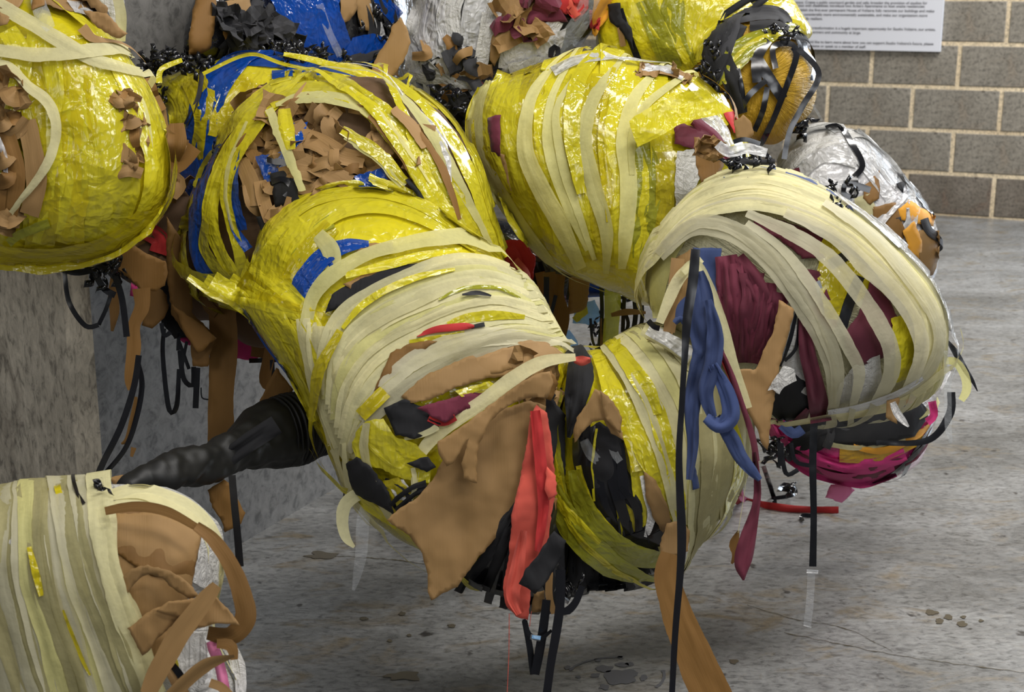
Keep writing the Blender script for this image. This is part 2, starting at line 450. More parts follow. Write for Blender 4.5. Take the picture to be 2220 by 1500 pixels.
    def scatter(s, code, n, region, size=(40, 70), lift=.008, amp=.018, z=None):
        xs = [p[0] for p in region]; ys = [p[1] for p in region]; k = 0; nb = len(region); t = 0
        while k < n and t < 2000:
            t += 1; x = R.uniform(min(xs), max(xs)); y = R.uniform(min(ys), max(ys)); c = False; j = nb-1
            for i in range(nb):
                if (region[i][1] > y) != (region[j][1] > y) and x < (region[j][0]-region[i][0])*(y-region[i][1])/(region[j][1]-region[i][1])+region[i][0]: c = not c
                j = i
            if c:
                w = R.uniform(*size); s.crumple(code if len(code) == 1 else R.choice(code), x, y, w*1.25, w*.8, R.uniform(0, 6.28), lift*R.uniform(.4, 1.6), amp, z); k += 1
    def papers(s, code, n, region, L=(50, 110), w=(20, 38)):
        xs = [p[0] for p in region]; ys = [p[1] for p in region]; nb = len(region); k = 0; t = 0
        while k < n and t < 3000:
            t += 1; x = R.uniform(min(xs), max(xs)); y = R.uniform(min(ys), max(ys)); c = False; j = nb-1
            for i in range(nb):
                if (region[i][1] > y) != (region[j][1] > y) and x < (region[j][0]-region[i][0])*(y-region[i][1])/(region[j][1]-region[i][1])+region[i][0]: c = not c
                j = i
            if not c: continue
            k += 1; a = R.uniform(0, 6.28); l = R.uniform(*L)/2; b = R.uniform(-.8, .8); ww = R.uniform(*w); h = s.cast(x, y, .004)
            z = (depth(h[0]) if h else s.z)-.004; dz = [R.uniform(-.012, .02), -R.uniform(.004, .03), R.uniform(-.012, .02)]
            pts = [(x-l*math.cos(a-b), y-l*math.sin(a-b), z+dz[0]), (x, y, z+dz[1]), (x+l*math.cos(a+b), y+l*math.sin(a+b), z+dz[2])]
            s.strip(R.choice(code), [ww*R.uniform(.6, 1.1), ww, ww*R.uniform(.5, 1.1)], pts, .006)
    def curl(s, code, x, y, z, r=14, w=12, turns=1.6, ang=0.0, pull=30):
        """springy curled ribbon"""
        nm, label, kind, _ = SPEC[code]
        zc = z if z is not None else (depth(s.cast(x, y, .015)[0]) if s.cast(x, y, .015) else s.z)
        ax = (RT*math.cos(ang)+UP*math.sin(ang)+FW*R.uniform(-.4, .4)).normalized(); k = zc/F
        a = ax.cross(FW).normalized(); b = ax.cross(a); c0 = W(x, y, zc); n = int(22*turns); V = []; U = []
        for i in range(n+1):
            t = i/n; th = t*turns*6.283; rr = r*k*(.75+.5*math.sin(t*5+ang))
            c = c0+ax*(pull*k*(t-.5))+(a*math.cos(th)+b*math.sin(th))*rr
            V += [c-ax*w*k/2, c+ax*w*k/2]; U += [(0, t), (w*k, t)]
        o = mesh_obj(nm, V, [(2*i, 2*i+1, 2*i+3, 2*i+2) for i in range(n)], MAT[code], s.root, U, label=(label if code != s.main else None))
        md = o.modifiers.new('thickness', 'SOLIDIFY'); md.thickness = .0004
    def curls(s, code, n, box, z, r=(9, 17), w=(8, 15)):
        for i in range(n):
            s.curl(code, R.uniform(box[0], box[2]), R.uniform(box[1], box[3]), (z+R.uniform(-.04, .04)) if z else None, R.uniform(*r), R.uniform(*w), R.uniform(.8, 2), R.uniform(0, 3.14), R.uniform(15, 50))
    def fan(s, n, w, mats, A, B, jit=.18, wr=None):
        k = 24; a = catmull(A, k); b = catmull(B, k)
        idx = list(range(n))
        for q in idx:
            t = (q+.5)/n+R.uniform(-.5, .5)*jit/n*2; tw = R.uniform(-.5, .5)*jit/n*2; ww = w*R.uniform(.75, 1.3); ph = R.uniform(0, 6)
            pts = []; ws = []
            for i in range(0, k, 3):
                tt = t+tw*math.sin(i/k*4+ph)
                pts.append((a[i][0]+(b[i][0]-a[i][0])*tt, a[i][1]+(b[i][1]-a[i][1])*tt))
                ga = math.hypot(a[i][0]-b[i][0], a[i][1]-b[i][1])/n
                ws.append(ww*(.55+.45*min(2.0, ga/max(w*.75, 1)))*(1+.15*math.sin(i*.6+ph)))
            s.strip(mats[q % len(mats)] if len(mats) < n else mats[q], ws, pts, wr)
    def run(s, text):
        for ln in text.strip().splitlines():
            ln = ln.split('#')[0].strip()
            if not ln: continue
            parts = ln.split()
            if parts[0] == 'fan':
                g = ln.split('|'); A = [tuple(map(float, q.split(','))) for q in g[1].split()]; B = [tuple(map(float, q.split(','))) for q in g[2].split()]
                s.fan(int(parts[1]), float(parts[2]), parts[3], A, B); continue
            code = parts[0]; w = parts[1]
            if w[0] == 'P':
                z = float(w[2:]) if '@' in w else None
                s.poly(code, [tuple(map(float, q.split(','))) for q in parts[2:]], z); continue
            if w[0] == 'S':      # S,n,size,lift,amp region...
                a = [float(q) for q in w.split(',')[1:]]
                s.scatter(code, int(a[0]), [tuple(map(float, q.split(','))) for q in parts[2:]], (a[1]*.7, a[1]*1.3), a[2], a[3]); continue
            zz = None
            if '@' in w: w, zz = w.split('@'); zz = float(zz)
            ws = [float(q) for q in w.split(',')]; pts = []
            for q in parts[2:]:
                a = q.split(',')
                p = [float(a[0]), float(a[1])]
                if len(a) > 2: p.append('f' if a[2] == 'f' else float(a[2]))
                elif zz: p.append(zz)
                pts.append(tuple(p))
            s.strip(code, ws, pts)

# ------------------------------------------------------------------ setting
def floor_pt(px, py): return CAM+ray(px, py)*zfloor(px, py)
RA = math.radians(25)
du = Vector((math.sin(RA), math.cos(RA), 0)); dv = Vector((math.cos(RA), -math.sin(RA), 0))   # du: away along pier, dv: to the right along the far wall

def concrete_mat(name, c0, c1, stain, rough0, rough1, scale=1.0, streak=None, speck=True, bump=.3, lm=(.38, .66)):
    m, nt, out, p = base_mat(name); L = nt.links
    tc = nn(nt, 'ShaderNodeTexCoord'); ob = tc.outputs['Object']
    src = ob
    if streak:
        mp = nn(nt, 'ShaderNodeMapping'); mp.inputs['Scale'].default_value = streak; L.new(ob, mp.inputs[0]); src = mp.outputs[0]
    a = noise_n(nt, src, 1.6*scale, 8, .62, .6); ra = ramp(nt, a.outputs[0], [(lm[0], c0), (lm[1], c1)])
    b = noise_n(nt, src, 4.5*scale, 6, .65, 1.2); rb = ramp(nt, b.outputs[0], [(.53, (0, 0, 0)), (.68, (1, 1, 1))])
    col = mul_col(nt, ra.outputs[0], stain, rb.outputs[0], 'MIX')
    g = noise_n(nt, src, 38*scale, 6, .7, .6); rg = ramp(nt, g.outputs[0], [(.36, (.5, .5, .5)), (.47, (.95, .95, .95)), (.64, (1.28, 1.28, 1.28))])
    col = mul_col(nt, col, rg.outputs[0])
    if speck:
        v = noise_n(nt, ob, 22, 3, .5, 0); rv = ramp(nt, v.outputs[0], [(.27, (.22, .2, .19)), (.33, (1, 1, 1))])
        col = mul_col(nt, col, rv.outputs[0])
    L.new(col, p.inputs['Base Color'])
    rr = ramp(nt, b.outputs[0], [(.35, (rough0,)*3), (.65, (rough1,)*3)]); L.new(rr.outputs[0], p.inputs['Roughness'])
    bp = nn(nt, 'ShaderNodeBump'); bp.inputs['Strength'].default_value = bump; bp.inputs['Distance'].default_value = .004
    L.new(g.outputs[0], bp.inputs['Height']); L.new(bp.outputs[0], p.inputs['Normal']); L.new(p.outputs[0], out.inputs[0])
    return m
M_floor = concrete_mat('floor_concrete', (.13, .127, .12), (.27, .266, .258), (.15, .12, .078), .2, .42, 1.5, (.8, 1.5, 1), bump=.2)
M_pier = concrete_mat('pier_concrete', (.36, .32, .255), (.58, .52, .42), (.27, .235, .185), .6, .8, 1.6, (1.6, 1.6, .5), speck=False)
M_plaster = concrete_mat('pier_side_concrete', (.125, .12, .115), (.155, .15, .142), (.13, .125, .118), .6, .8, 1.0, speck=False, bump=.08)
M_mortar = concrete_mat('mortar', (.66, .53, .35), (.80, .68, .48), (.70, .58, .40), .85, .95, 2.0, speck=False)
M_block = concrete_mat('grey_block', (.215, .194, .158), (.285, .26, .215), (.24, .205, .16), .8, .95, 1.4)
M_block2 = concrete_mat('brown_block', (.13, .11, .085), (.22, .19, .155), (.16, .12, .09), .8, .95, 1.8)

def box_verts(o, ax, ay, az, bev=0.0):
    """box from corner o with edge vectors; returns verts, faces with chamfered front rim when bev"""
    P = [o, o+ax, o+ax+ay, o+ay, o+az, o+ax+az, o+ax+ay+az, o+ay+az]
    return P, [(0, 3, 2, 1), (4, 5, 6, 7), (0, 1, 5, 4), (1, 2, 6, 5), (2, 3, 7, 6), (3, 0, 4, 7)]
def struct(name, V, Fc, m):
    o = mesh_obj(name, V, Fc, m, None, smooth=False); o['kind'] = 'structure'; return o

Z = Vector((0, 0, 1))
# floor slab
wp = floor_pt(2090, 470)                       # a point on the foot of the far wall
c00 = wp+dv*3.0-du*9; c10 = wp-dv*6.5-du*9; c11 = wp-dv*6.5+du*.25; c01 = wp+dv*3.0+du*.25
fl = [Vector((c.x, c.y, 0)) for c in (c10, c00, c01, c11)]
fl_o = struct('floor', fl+[v-Z*.15 for v in fl], [(0, 1, 2, 3), (7, 6, 5, 4), (0, 4, 5, 1), (1, 5, 6, 2), (2, 6, 7, 3), (3, 7, 4, 0)], M_floor)
fl_o['label'] = 'worn grey concrete floor with brown stains'

# far block wall: mortar backing + separate blocks
wo = Vector((wp.x, wp.y, 0)); A0 = wo-dv*6.3
V, Fc = box_verts(A0-du*.001, dv*9.2, du*.2, Z*3.2)
wall = struct('wall_back', V, Fc, M_mortar); wall['label'] = 'grey concrete block wall with sandy mortar joints'
BW, BH, JT = .45, .2267, .021
# joint phase from the photograph: joint at x=2153 in the bottom row
def wall_t(px, py):
    d = ray(px, py); t = (wo-CAM).dot(du)/d.dot(du); q = CAM+d*t; return (q-wo).dot(dv), q.z
t0 = wall_t(2153, 425)[0]; tH = wall_t(2100, 95)[1]
BH = tH/4.0
def block_mesh(seed, w):
    r = random.Random(seed); n = 4; V = []; Fc = []; h = BH-JT; d = .02; b = .004
    # front rim slightly rounded and uneven
    for k, (dy, ins) in enumerate(((d, 0), (b, 0), (0, b))):
        for (sx, sz) in ((0, 0), (1, 0), (1, 1), (0, 1)):
            x = (ins if sx == 0 else w-ins); z = (ins if sz == 0 else h-ins)
            V.append((x+r.uniform(-.0015, .0015), dy, z+r.uniform(-.0015, .0015)))
    for k in range(2):
        for i in range(4):
            a = k*4+i; c = k*4+(i+1) % 4; Fc.append((a, c, c+4, a+4))
    Fc.append((8, 9, 10, 11))
    me = bpy.data.meshes.new('block'); me.from_pydata(V, [], Fc); return me
bms = {}
for v in range(4):
    for kind, m in (('g', M_block), ('n', M_block2)):
        for half in (0, 1):
            me = block_mesh(v*7+half, (BW/2 if half else BW)-JT); me.materials.append(m); bms[(v, kind, half)] = me
rotz = -RA
for row in range(12):
    k = 0; off = t0-BW*20+(BW/2 if row % 2 else 0)
    while True:
        x = off+k*BW; k += 1
        if x > 2.3: break
        if x < -4.2: continue
        o = bpy.data.objects.new('block', bms[(R.randrange(4), 'n' if row == 0 else 'g', 0)]); COL.objects.link(o)
        p = wo+dv*(x+JT/2)+Z*(row*BH+JT/2)-du*(.006+R.uniform(0, .002)); p.z += 0
        o.matrix_world = Matrix.Translation(p) @ Matrix.Rotation(rotz, 4, 'Z')
        o.parent = wall

# left pier: front face, chamfered arris, dark side running back
pc = floor_pt(228, 1352); pe = floor_pt(690, 1040)
L = (pe-pc).dot(du); ch = .045
base = [pc-dv*(ch*.9)+dv*0, pc+du*ch*.6, pc+du*L, pc+du*L-dv*1.6, pc-dv*1.6]
base = [Vector((b.x, b.y, 0)) for b in base]
front_faces = []
n = len(base); V = base+[b+Z*3.3 for b in base]
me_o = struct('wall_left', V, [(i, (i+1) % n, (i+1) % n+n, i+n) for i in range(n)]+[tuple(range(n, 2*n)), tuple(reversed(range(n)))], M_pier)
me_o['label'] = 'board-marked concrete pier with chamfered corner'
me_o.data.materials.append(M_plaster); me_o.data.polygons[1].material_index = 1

# wall text panel
def on_wall(px, py):
    d = ray(px, py); t = (wo-du*.035-CAM).dot(du)/d.dot(du); return CAM+d*t
q0 = on_wall(1712, 107); q1 = on_wall(2038, 111); sw = (q1-q0).dot(dv); zb = (q0.z+q1.z)/2
m_sign, nt, out, p = base_mat('panel_white'); p.inputs['Base Color'].default_value = (.74, .75, .80, 1); p.inputs['Roughness'].default_value = .45; nt.links.new(p.outputs[0], out.inputs[0])
m_ink, nt, out, p = base_mat('ink'); p.inputs['Base Color'].default_value = (.06, .06, .07, 1); p.inputs['Roughness'].default_value = .6; nt.links.new(p.outputs[0], out.inputs[0])
sb = Vector((q0.x, q0.y, zb))
sg = thing('text_panel', sb, 'white rectangular text panel mounted on the grey block wall', 'sign')
V, Fc = box_verts(sb, dv*sw, du*.026, Z*.62)
mesh_obj('panel', V, Fc, m_sign, sg, smooth=False)
lines = [(-30, 'Our ambitious capital project will transform our much-loved'), (5, "space. Create a public courtyard garden and cafe; broaden the provision of studios for"),
 (12, "artists with disabilities; introduce two Artist's Apartments to host onsite residencies;"),
 (21.5, "establish the first-ever permanent House of Voltaire; fully renovate our buildings and make"),
 (31, "them considerably more environmentally sustainable, and make our organisation more"), (40, "financially resilient."),
 (60, "This major transformation is a hugely important opportunity for Studio Voltaire, our artists,"), (69, "audiences, partners and community at large."),
 (90, "If you would like to learn more about how you can support Studio Voltaire's future, please"), (99, "visit our website or speak to a member of staff.")]
for (y, txt) in lines[1:]:
    c = bpy.data.curves.new('text_line', 'FONT'); c.body = txt; c.size = .0185; c.extrude = .0004; c.materials.append(m_ink)
    o = bpy.data.objects.new('text_line', c); COL.objects.link(o)
    yy = y*1.0
    a = on_wall(1724, yy); o.parent = sg
    a = Vector((a.x, a.y, a.z-.006))
    o.location = a-sb-du*.0015; o.rotation_euler = (math.pi/2, 0, -RA)
    o['_w'] = 1
bpy.context.view_layer.update()
full = max(o.dimensions.x for o in sg.children if o.type == 'FONT')
k = sw*.93/full
for o in sg.children:
    if o.type == 'FONT': o.scale = (k, min(k, 1.15), 1); del o['_w']
bpy.context.view_layer.update(); dg = bpy.context.evaluated_depsgraph_get()
for o in list(sg.children):
    if o.type == 'FONT':
        me = bpy.data.meshes.new_from_object(o.evaluated_get(dg)); q = bpy.data.objects.new('lettering', me); COL.objects.link(q)
        q.parent = sg; q.location = o.location; q.rotation_euler = o.rotation_euler; q.scale = o.scale
        bpy.data.objects.remove(o)

# floor stains (flat on the slab)
m_st, nt, out, p = base_mat('dark_paint'); p.inputs['Base Color'].default_value = (.10, .10, .11, 1); p.inputs['Roughness'].default_value = .5; nt.links.new(p.outputs[0], out.inputs[0])
m_st2, nt, out, p = base_mat('brown_spill'); p.inputs['Base Color'].default_value = (.085, .07, .045, 1); p.inputs['Roughness'].default_value = .25; nt.links.new(p.outputs[0], out.inputs[0])
def blob(x, y, rx, ry, m, name='paint_splash', rough=.35):
    sd = R.random()*50; V = []; n = 28
    for i in range(n):
        a = 6.283*i/n; k = 1+rough*noise.noise(Vector((math.cos(a)*1.6, math.sin(a)*1.6, sd)))*1.6
        V.append(floor_pt(x+rx*k*math.cos(a), y+ry*k*math.sin(a))+Z*.0012)
    o = mesh_obj(name, V, [tuple(reversed(range(n)))], m, fl_o, smooth=False); return o
for a in ((1348, 1468, 38, 18), (1310, 1450, 20, 7), (1350, 1442, 16, 5), (1395, 1470, 7, 6), (1290, 1465, 10, 4), (1253, 1468, 7, 3), (1310, 1490, 12, 5), (1230, 1448, 7, 4), (1345, 1425, 7, 4),
          (1365, 1440, 9, 4), (1296, 1432, 7, 3)): blob(*a, m_st)
def arc(x, y, rx, ry, a0, a1, w, m):
    V = []; n = 22
    for i in range(n+1):
        a = math.radians(a0+(a1-a0)*i/n); ww = w*(.5+.8*abs(noise.noise(Vector((i*.35, x, y)))))
        for sgn in (-1, 1): V.append(floor_pt(x+(rx+sgn*ww)*math.cos(a), y+(ry+sgn*ww*.5)*math.sin(a))+Z*.0012)
    mesh_obj('paint_smear', V, [(2*i, 2*i+1, 2*i+3, 2*i+2) for i in range(n)], m, fl_o, smooth=False)
arc(1340, 1465, 108, 40, 195, 275, 5, m_st); arc(1340, 1465, 100, 45, 345, 395, 6, m_st)
for a in ((2020, 1328, 13, 6), (2056, 1339, 10, 5), (2036, 1347, 9, 5), (2085, 1353, 11, 6), (2089, 1338, 6, 3), (2127, 1346, 5, 3), (790, 1342, 9, 4), (872, 1331, 7, 4), (979, 1357, 9, 4), (887, 1378, 5, 3), (845, 1390, 6, 3), (1591, 1434, 9, 5)):
    blob(*a, m_st2, 'floor_spot')
for a in ((875, 1466, 40, 9), (700, 1205, 34, 7)): blob(*a, m_st2, 'floor_spot', .6)

def crack(pts, w, name='floor_crack'):
    C_ = catmull([tuple(map(float, p)) for p in pts], 60); V = []
    for i, c in enumerate(C_):
        j = 2.5*noise.noise(Vector((c[0]*.05, c[1]*.05, 1))); ww = w*(.3+abs(noise.noise(Vector((c[0]*.08, 3, 1))))*1.6)
        for sg_ in (-1, 1): V.append(floor_pt(c[0], c[1]+j+sg_*ww)+Z*.0009)
    mesh_obj(name, V, [(2*i, 2*i+1, 2*i+3, 2*i+2) for i in range(59)], m_st2, fl_o, smooth=False)
crack([(1700, 1372), (1800, 1392), (1940, 1420), (2090, 1442), (2230, 1460)], 1.0)
crack([(1620, 1312), (1720, 1342), (1830, 1362), (1900, 1395), (1935, 1412)], .9)
crack([(1000, 1330), (1100, 1322), (1230, 1334)], .6)
crack([(720, 1205), (860, 1215), (1000, 1235)], 1.1)
# ------------------------------------------------------------------ far bundles first
K = Bundle('blue_black_bundle', 'bundle draped in shiny royal blue film and black strips, at the top edge', 'bundle', (640, 20), 2.86, 'b')
K.body([(395, 90), (430, -20), (520, -140), (700, -180), (860, -100), (900, 20), (890, 120), (850, 200), (740, 180), (600, 150), (500, 130), (420, 125)], (640, 20), 2.86, .10, 'B', gx=.001)
K.run('''
K P 430,-20 470,-20 465,60 455,105 430,120 410,118 410,80 418,30
k P 470,10 540,-10 545,40 520,75 485,70
K P 480,60 530,40 530,90 495,110
G 22 520,20 500,80 480,125
G 26,30,30 560,0 545,50 560,110
G 20 590,10 570,60 600,115
B 24 480,110 520,70 560,30
G 18 620,40 610,80 640,125
B 30 830,-10 850,60 860,120
B 26 790,-10 810,50 800,110
k P 735,-20 780,-20 775,20 755,45 738,52
x 22 700,0 720,60 745,120
k P 770,-20 800,-20 808,30 805,72 782,60 772,30
w 14 800,-10 815,40 830,90
u P 560,-40 640,-40 700,-30 735,-20 735,60 755,110 735,150 705,165 668,140 650,90 610,55 590,10
u 30,44,40,26 700,-20 720,50 745,110 780,160
u P 742,120 762,82 800,72 838,84 840,105 810,130 780,155 750,160
u 34 800,-20 830,10 860,40
x 16 690,10 710,70 735,120
G 22 760,130 800,120 850,100
G 20 700,150 760,150 830,150
k 26,20,10 780,150 800,168 835,172
''')
K.scatter('k', 5, [(770, 140), (880, 140), (880, 190), (780, 190)], (25, 40))
K.scatter('GB', 16, [(480, 20), (620, 40), (650, 120), (480, 120)], (30, 55), .012, .02)
K.curls('b', 16, (560, 92, 640, 122), 2.7); K.curls('b', 12, (640, 100, 740, 150), None); K.curls('b', 8, (740, 20, 880, 140), None)
K.run('k P@2.74 868,38 886,70 891,92 876,130 850,168 838,175 800,165 806,150 818,118 838,92 850,60')

J = Bundle('white_film_bundle', 'bundle wrapped in milky clear film at the top centre, red cloth tucked in its right', 'bundle', (1080, 40), 2.95, 'w')
J.body([(880, 120), (900, 60), (915, -60), (1050, -120), (1200, -120), (1330, -40), (1310, 20), (1230, 130), (1150, 175), (1040, 200), (990, 235), (930, 215), (890, 170)], (1080, 30), 2.98, .14, 'B')
J.papers('kKG', 10, [(920, 90), (1030, 80), (1030, 190), (940, 200)], (40, 70), (18, 30))
J.scatter('kGk', 4, [(920, 80), (1040, 80), (1040, 190), (940, 200)], (35, 60), .004, .015)
J.scatter('km', 8, [(1060, -10), (1200, -10), (1200, 60), (1080, 90)], (40, 60), .01, .02)
J.run('''
K P 1075,-10 1110,-5 1130,30 1115,45 1100,75 1070,85 1070,20
k P 1128,0 1160,0 1165,25 1140,28
m P 1140,45 1150,20 1190,10 1215,20 1230,46 1200,48 1165,45 1145,55
r P 1140,-20 1210,-20 1240,-5 1245,25 1225,30 1190,15 1160,8
r 30 1250,-10 1260,10 1235,35
c 20 1230,0 1240,20 1250,35
o P 1285,-20 1330,-10 1330,25 1300,60 1290,80 1280,70
r P 1275,20 1300,25 1300,65 1275,60
k 26 1255,110 1230,130 1215,150
W P 1085,105 1110,90 1150,60 1200,42 1220,50 1205,75 1170,110 1110,150 1080,145
w P 1085,150 1130,120 1190,75 1225,60 1215,100 1180,140 1120,160
x 40 1285,-20 1255,45 1225,90 1205,135
x 38 1285,-20 1255,45 1225,90 1205,135
W 26,40,40,24 930,-30 905,40 892,110 900,150
w 30,44,40,20 960,-30 945,50 960,120 1005,190
W 40,50,44,22 1010,-40 975,20 985,100 1010,185
w 40,56,50,26 1050,-40 1030,30 1025,110 1012,190
W 36,34,24 1090,-20 1070,30 1060,85
w 24 930,60 940,120 900,160
W 14,20,18,12 895,160 930,170 970,170 1005,185
w 18,22,20,12 890,150 900,190 940,215 1000,205
w 16,18,14 905,100 940,150 1000,190
w 12 940,-20 920,80 930,200
W 30 1060,30 1050,90 1040,150
k P 1022,140 1065,137 1068,165 1048,158 1040,172 1024,186
k P 1065,85 1080,88 1085,118 1072,142 1060,128
r 12 1022,185 1035,175 1042,180
b 10,12,10 1190,130 1192,105 1204,100 1205,128
G 22 1200,160 1225,150 1235,120
W P 1100,135 1160,120 1215,125 1190,158 1110,170
''')
J.curls('b', 10, (930, 190, 1010, 240), 2.8)
J.scatter('kGB', 12, [(940, 225), (1020, 190), (1030, 270), (990, 300)], (28, 46), .01, .015)

I = Bundle('yellow_black_bundle', 'golden ball bundle crossed with black tape under a yellow film cape, before the block wall', 'bundle', (1640, 170), 2.9, 'g')
I.body([(1300, 30), (1345, -60), (1500, -110), (1650, -70), (1745, 30), (1745, 90), (1600, 80), (1545, 130), (1530, 215), (1440, 175), (1370, 150), (1310, 120)], (1500, 30), 3.0, .12, 'Y', amp=.012)
I.body([(1520, 200), (1500, 150), (1530, 75), (1600, 38), (1680, 40), (1720, 62), (1747, 110), (1767, 170), (1762, 230), (1732, 280), (1680, 318), (1620, 305), (1560, 260)], (1640, 180), 2.88, .13, 'g')
I.run('''
fan 7 60 yyeyy | 1350,0 1380,60 1440,120 1500,180 | 1640,0 1600,30 1540,80 1520,130
B P 1320,10 1345,5 1350,40 1370,60 1375,110 1350,70 1325,50
b 14 1345,20 1365,80 1385,130
k 12 1345,60 1352,100
e 44 1400,0 1430,80 1460,150
B P 1520,150 1530,90 1580,50 1620,60 1600,100 1570,150 1545,200 1530,190
B 36,46,40,26 1575,50 1560,110 1590,180 1608,245
G 30 1590,60 1570,120 1540,190
G 22,34,30,20 1590,45 1640,30 1690,35 1712,65
B 20,28,24 1625,60 1680,62 1730,80
b 20 1700,55 1730,80 1740,120
e 30,50,48,26 1530,195 1575,145 1625,100 1685,72
y 12,26,24,10 1570,180 1600,135 1645,95 1690,78
b 26,24,22 1635,122 1670,175 1695,215
b 20,22,18 1640,180 1640,130 1665,90
b 12,13,12,12 1715,105 1722,130 1690,220 1655,300
b 12 1680,150 1675,105 1712,98 1726,120
b 12 1660,175 1625,205 1608,235
b 12 1662,190 1652,240 1636,280
b 8 1600,150 1608,200 1604,240
b 12,13,13,12,12@2.72 1730,105 1775,160 1740,230 1712,285 1700,345
b 9 1738,110 1760,140 1755,175
x 6 1755,225 1770,240 1782,262
''')
I.curls('b', 8, (1728, 262, 1758, 290), 2.86); I.curls('b', 12, (1520, 100, 1590, 200), 2.77, (8, 14), (7, 12)); I.curls('b', 6, (1640, 55, 1720, 80), 2.76, (8, 12), (7, 12))

H = Bundle('silver_film_bundle', 'dome bundle in crinkled silvery clear film with orange felt at its right end', 'bundle', (1860, 440), 2.95, 'w')
H.body([(1685, 345), (1720, 295), (1780, 277), (1850, 285), (1890, 310), (1940, 370), (2000, 440), (2028, 480), (2038, 540), (2022, 605), (1950, 640), (1850, 580), (1760, 500), (1700, 420)], (1850, 450), 2.98, .13, 'w', amp=.007)
H.run('''
W 40,60,40 1700,360 1760,300 1830,290
w 50 1700,390 1780,330 1860,340
w 34,40,34 1850,290 1930,370 1990,450
w 26 1830,300 1900,390 1960,470
m 14 1700,380 1735,370
K P 1872,405 1905,368 1905,430 1885,445 1870,430
t 34,44,34 1868,425 1880,470 1885,520
K P 1890,450 1940,440 1960,500 1950,550 1900,520
o P 1945,455 1970,435 2000,455 2028,470 2020,490 1980,485 1950,475
o P 1955,500 1980,480 1996,520 1994,560 1975,560
B P 1908,490 1950,470 1960,510 1930,530
k P 1990,500 2035,500 2037,545 2020,595 1995,600 1990,550
w 28,30,24 1895,490 1945,430 1975,405
w 26 1920,540 1970,490 1975,440
B P 1940,400 1960,395 1955,420
x 12 1990,430 1985,460 1960,500
G 18 2000,475 2010,500 2030,515
b 12,12,12,12,12 1790,278 1818,275 1848,318 1868,360 1850,385
b 12 1850,385 1855,400 1862,415
b 14,15,14@2.8 1828,398 1855,402 1887,412
b 11 1830,400 1828,420 1845,430 1818,440
b 8 1935,360 1990,430 2025,470
''')
H.curls('b', 6, (1800, 400, 1860, 430), 2.78, (7, 12), (7, 11))

Lb = Bundle('pink_bundle', 'magenta bundle banded in black hanging lowest at right, just above the floor', 'bundle', (1850, 930), 3.0, 'p')
Lb.body([(1672, 930), (1690, 860), (1750, 820), (1850, 800), (1960, 810), (2025, 860), (2015, 940), (1990, 1000), (1940, 1035), (1860, 1052), (1780, 1038), (1710, 995)], (1850, 925), 3.0, .15, 'p')
Lb.run('''
fan 3 26 pmp | 1690,980 1770,1030 1860,1048 1960,1020 | 1700,960 1800,1000 1890,1005 1990,970
g 30,34,20 1820,985 1900,985 1990,955
o 16 1850,965 1920,975 1990,940
B P 1700,915 1760,900 1880,890 2000,870 2010,900 1980,945 1900,965 1800,965 1740,990
G 30 1800,920 1880,930 1960,910
B 40 1690,880 1800,860 1960,850
B 30,34,26 1700,990 1740,960 1800,930
G 20 1790,900 1800,940 1790,970
w 14 1960,850 2020,860
p 18 1678,930 1690,950 1710,950
b 9 1960,1020 1975,990 2000,950
b 9,10,9 1880,1050 1930,1030 1985,980
p 18@2.85 2020,870 2025,900 2010,915
T 22 1985,900 2010,885
t 10 1790,960 1860,970 1960,950
n 22@2.83 1695,920 1720,940 1740,930
b 18,18,14,10@2.75 2062,850 2058,900 2010,955 1900,960
x 24@2.9 1660,985 1680,960 1700,990
b 14@2.8 1692,960 1693,1010
b 10@2.8 1695,985 1705,1028 1730,1018
b 9@2.85 1715,960 1725,1000 1762,1010
w 26 2000,880 2025,850 2050,800
''')
Lb.curls('b', 6, (1650, 950, 1690, 1010), 2.9); 
Lb.run('''
r 18,22,22,20,18 1598,1035,2.9 1602,1085,f 1660,1098,f 1730,1106,f 1818,1107,f
q 12,14,10 1603,1040,2.9 1610,1080,f 1650,1090,f
q P@3.1 1800,1050 1840,1052 1852,1060 1838,1080 1825,1090 1790,1078
b 10 1655,1010,2.95 1675,1070,f 1680,1092,f
b 9 1680,1080,f 1720,1073,f 1723,1058,f 1700,1050,f 1690,1062,f
b 9 1740,1130,f 1738,1118,f 1760,1118,f
''')
Lb.curls('b', 3, (1695, 1055, 1718, 1066), 3.42, (8, 12), (8, 12))

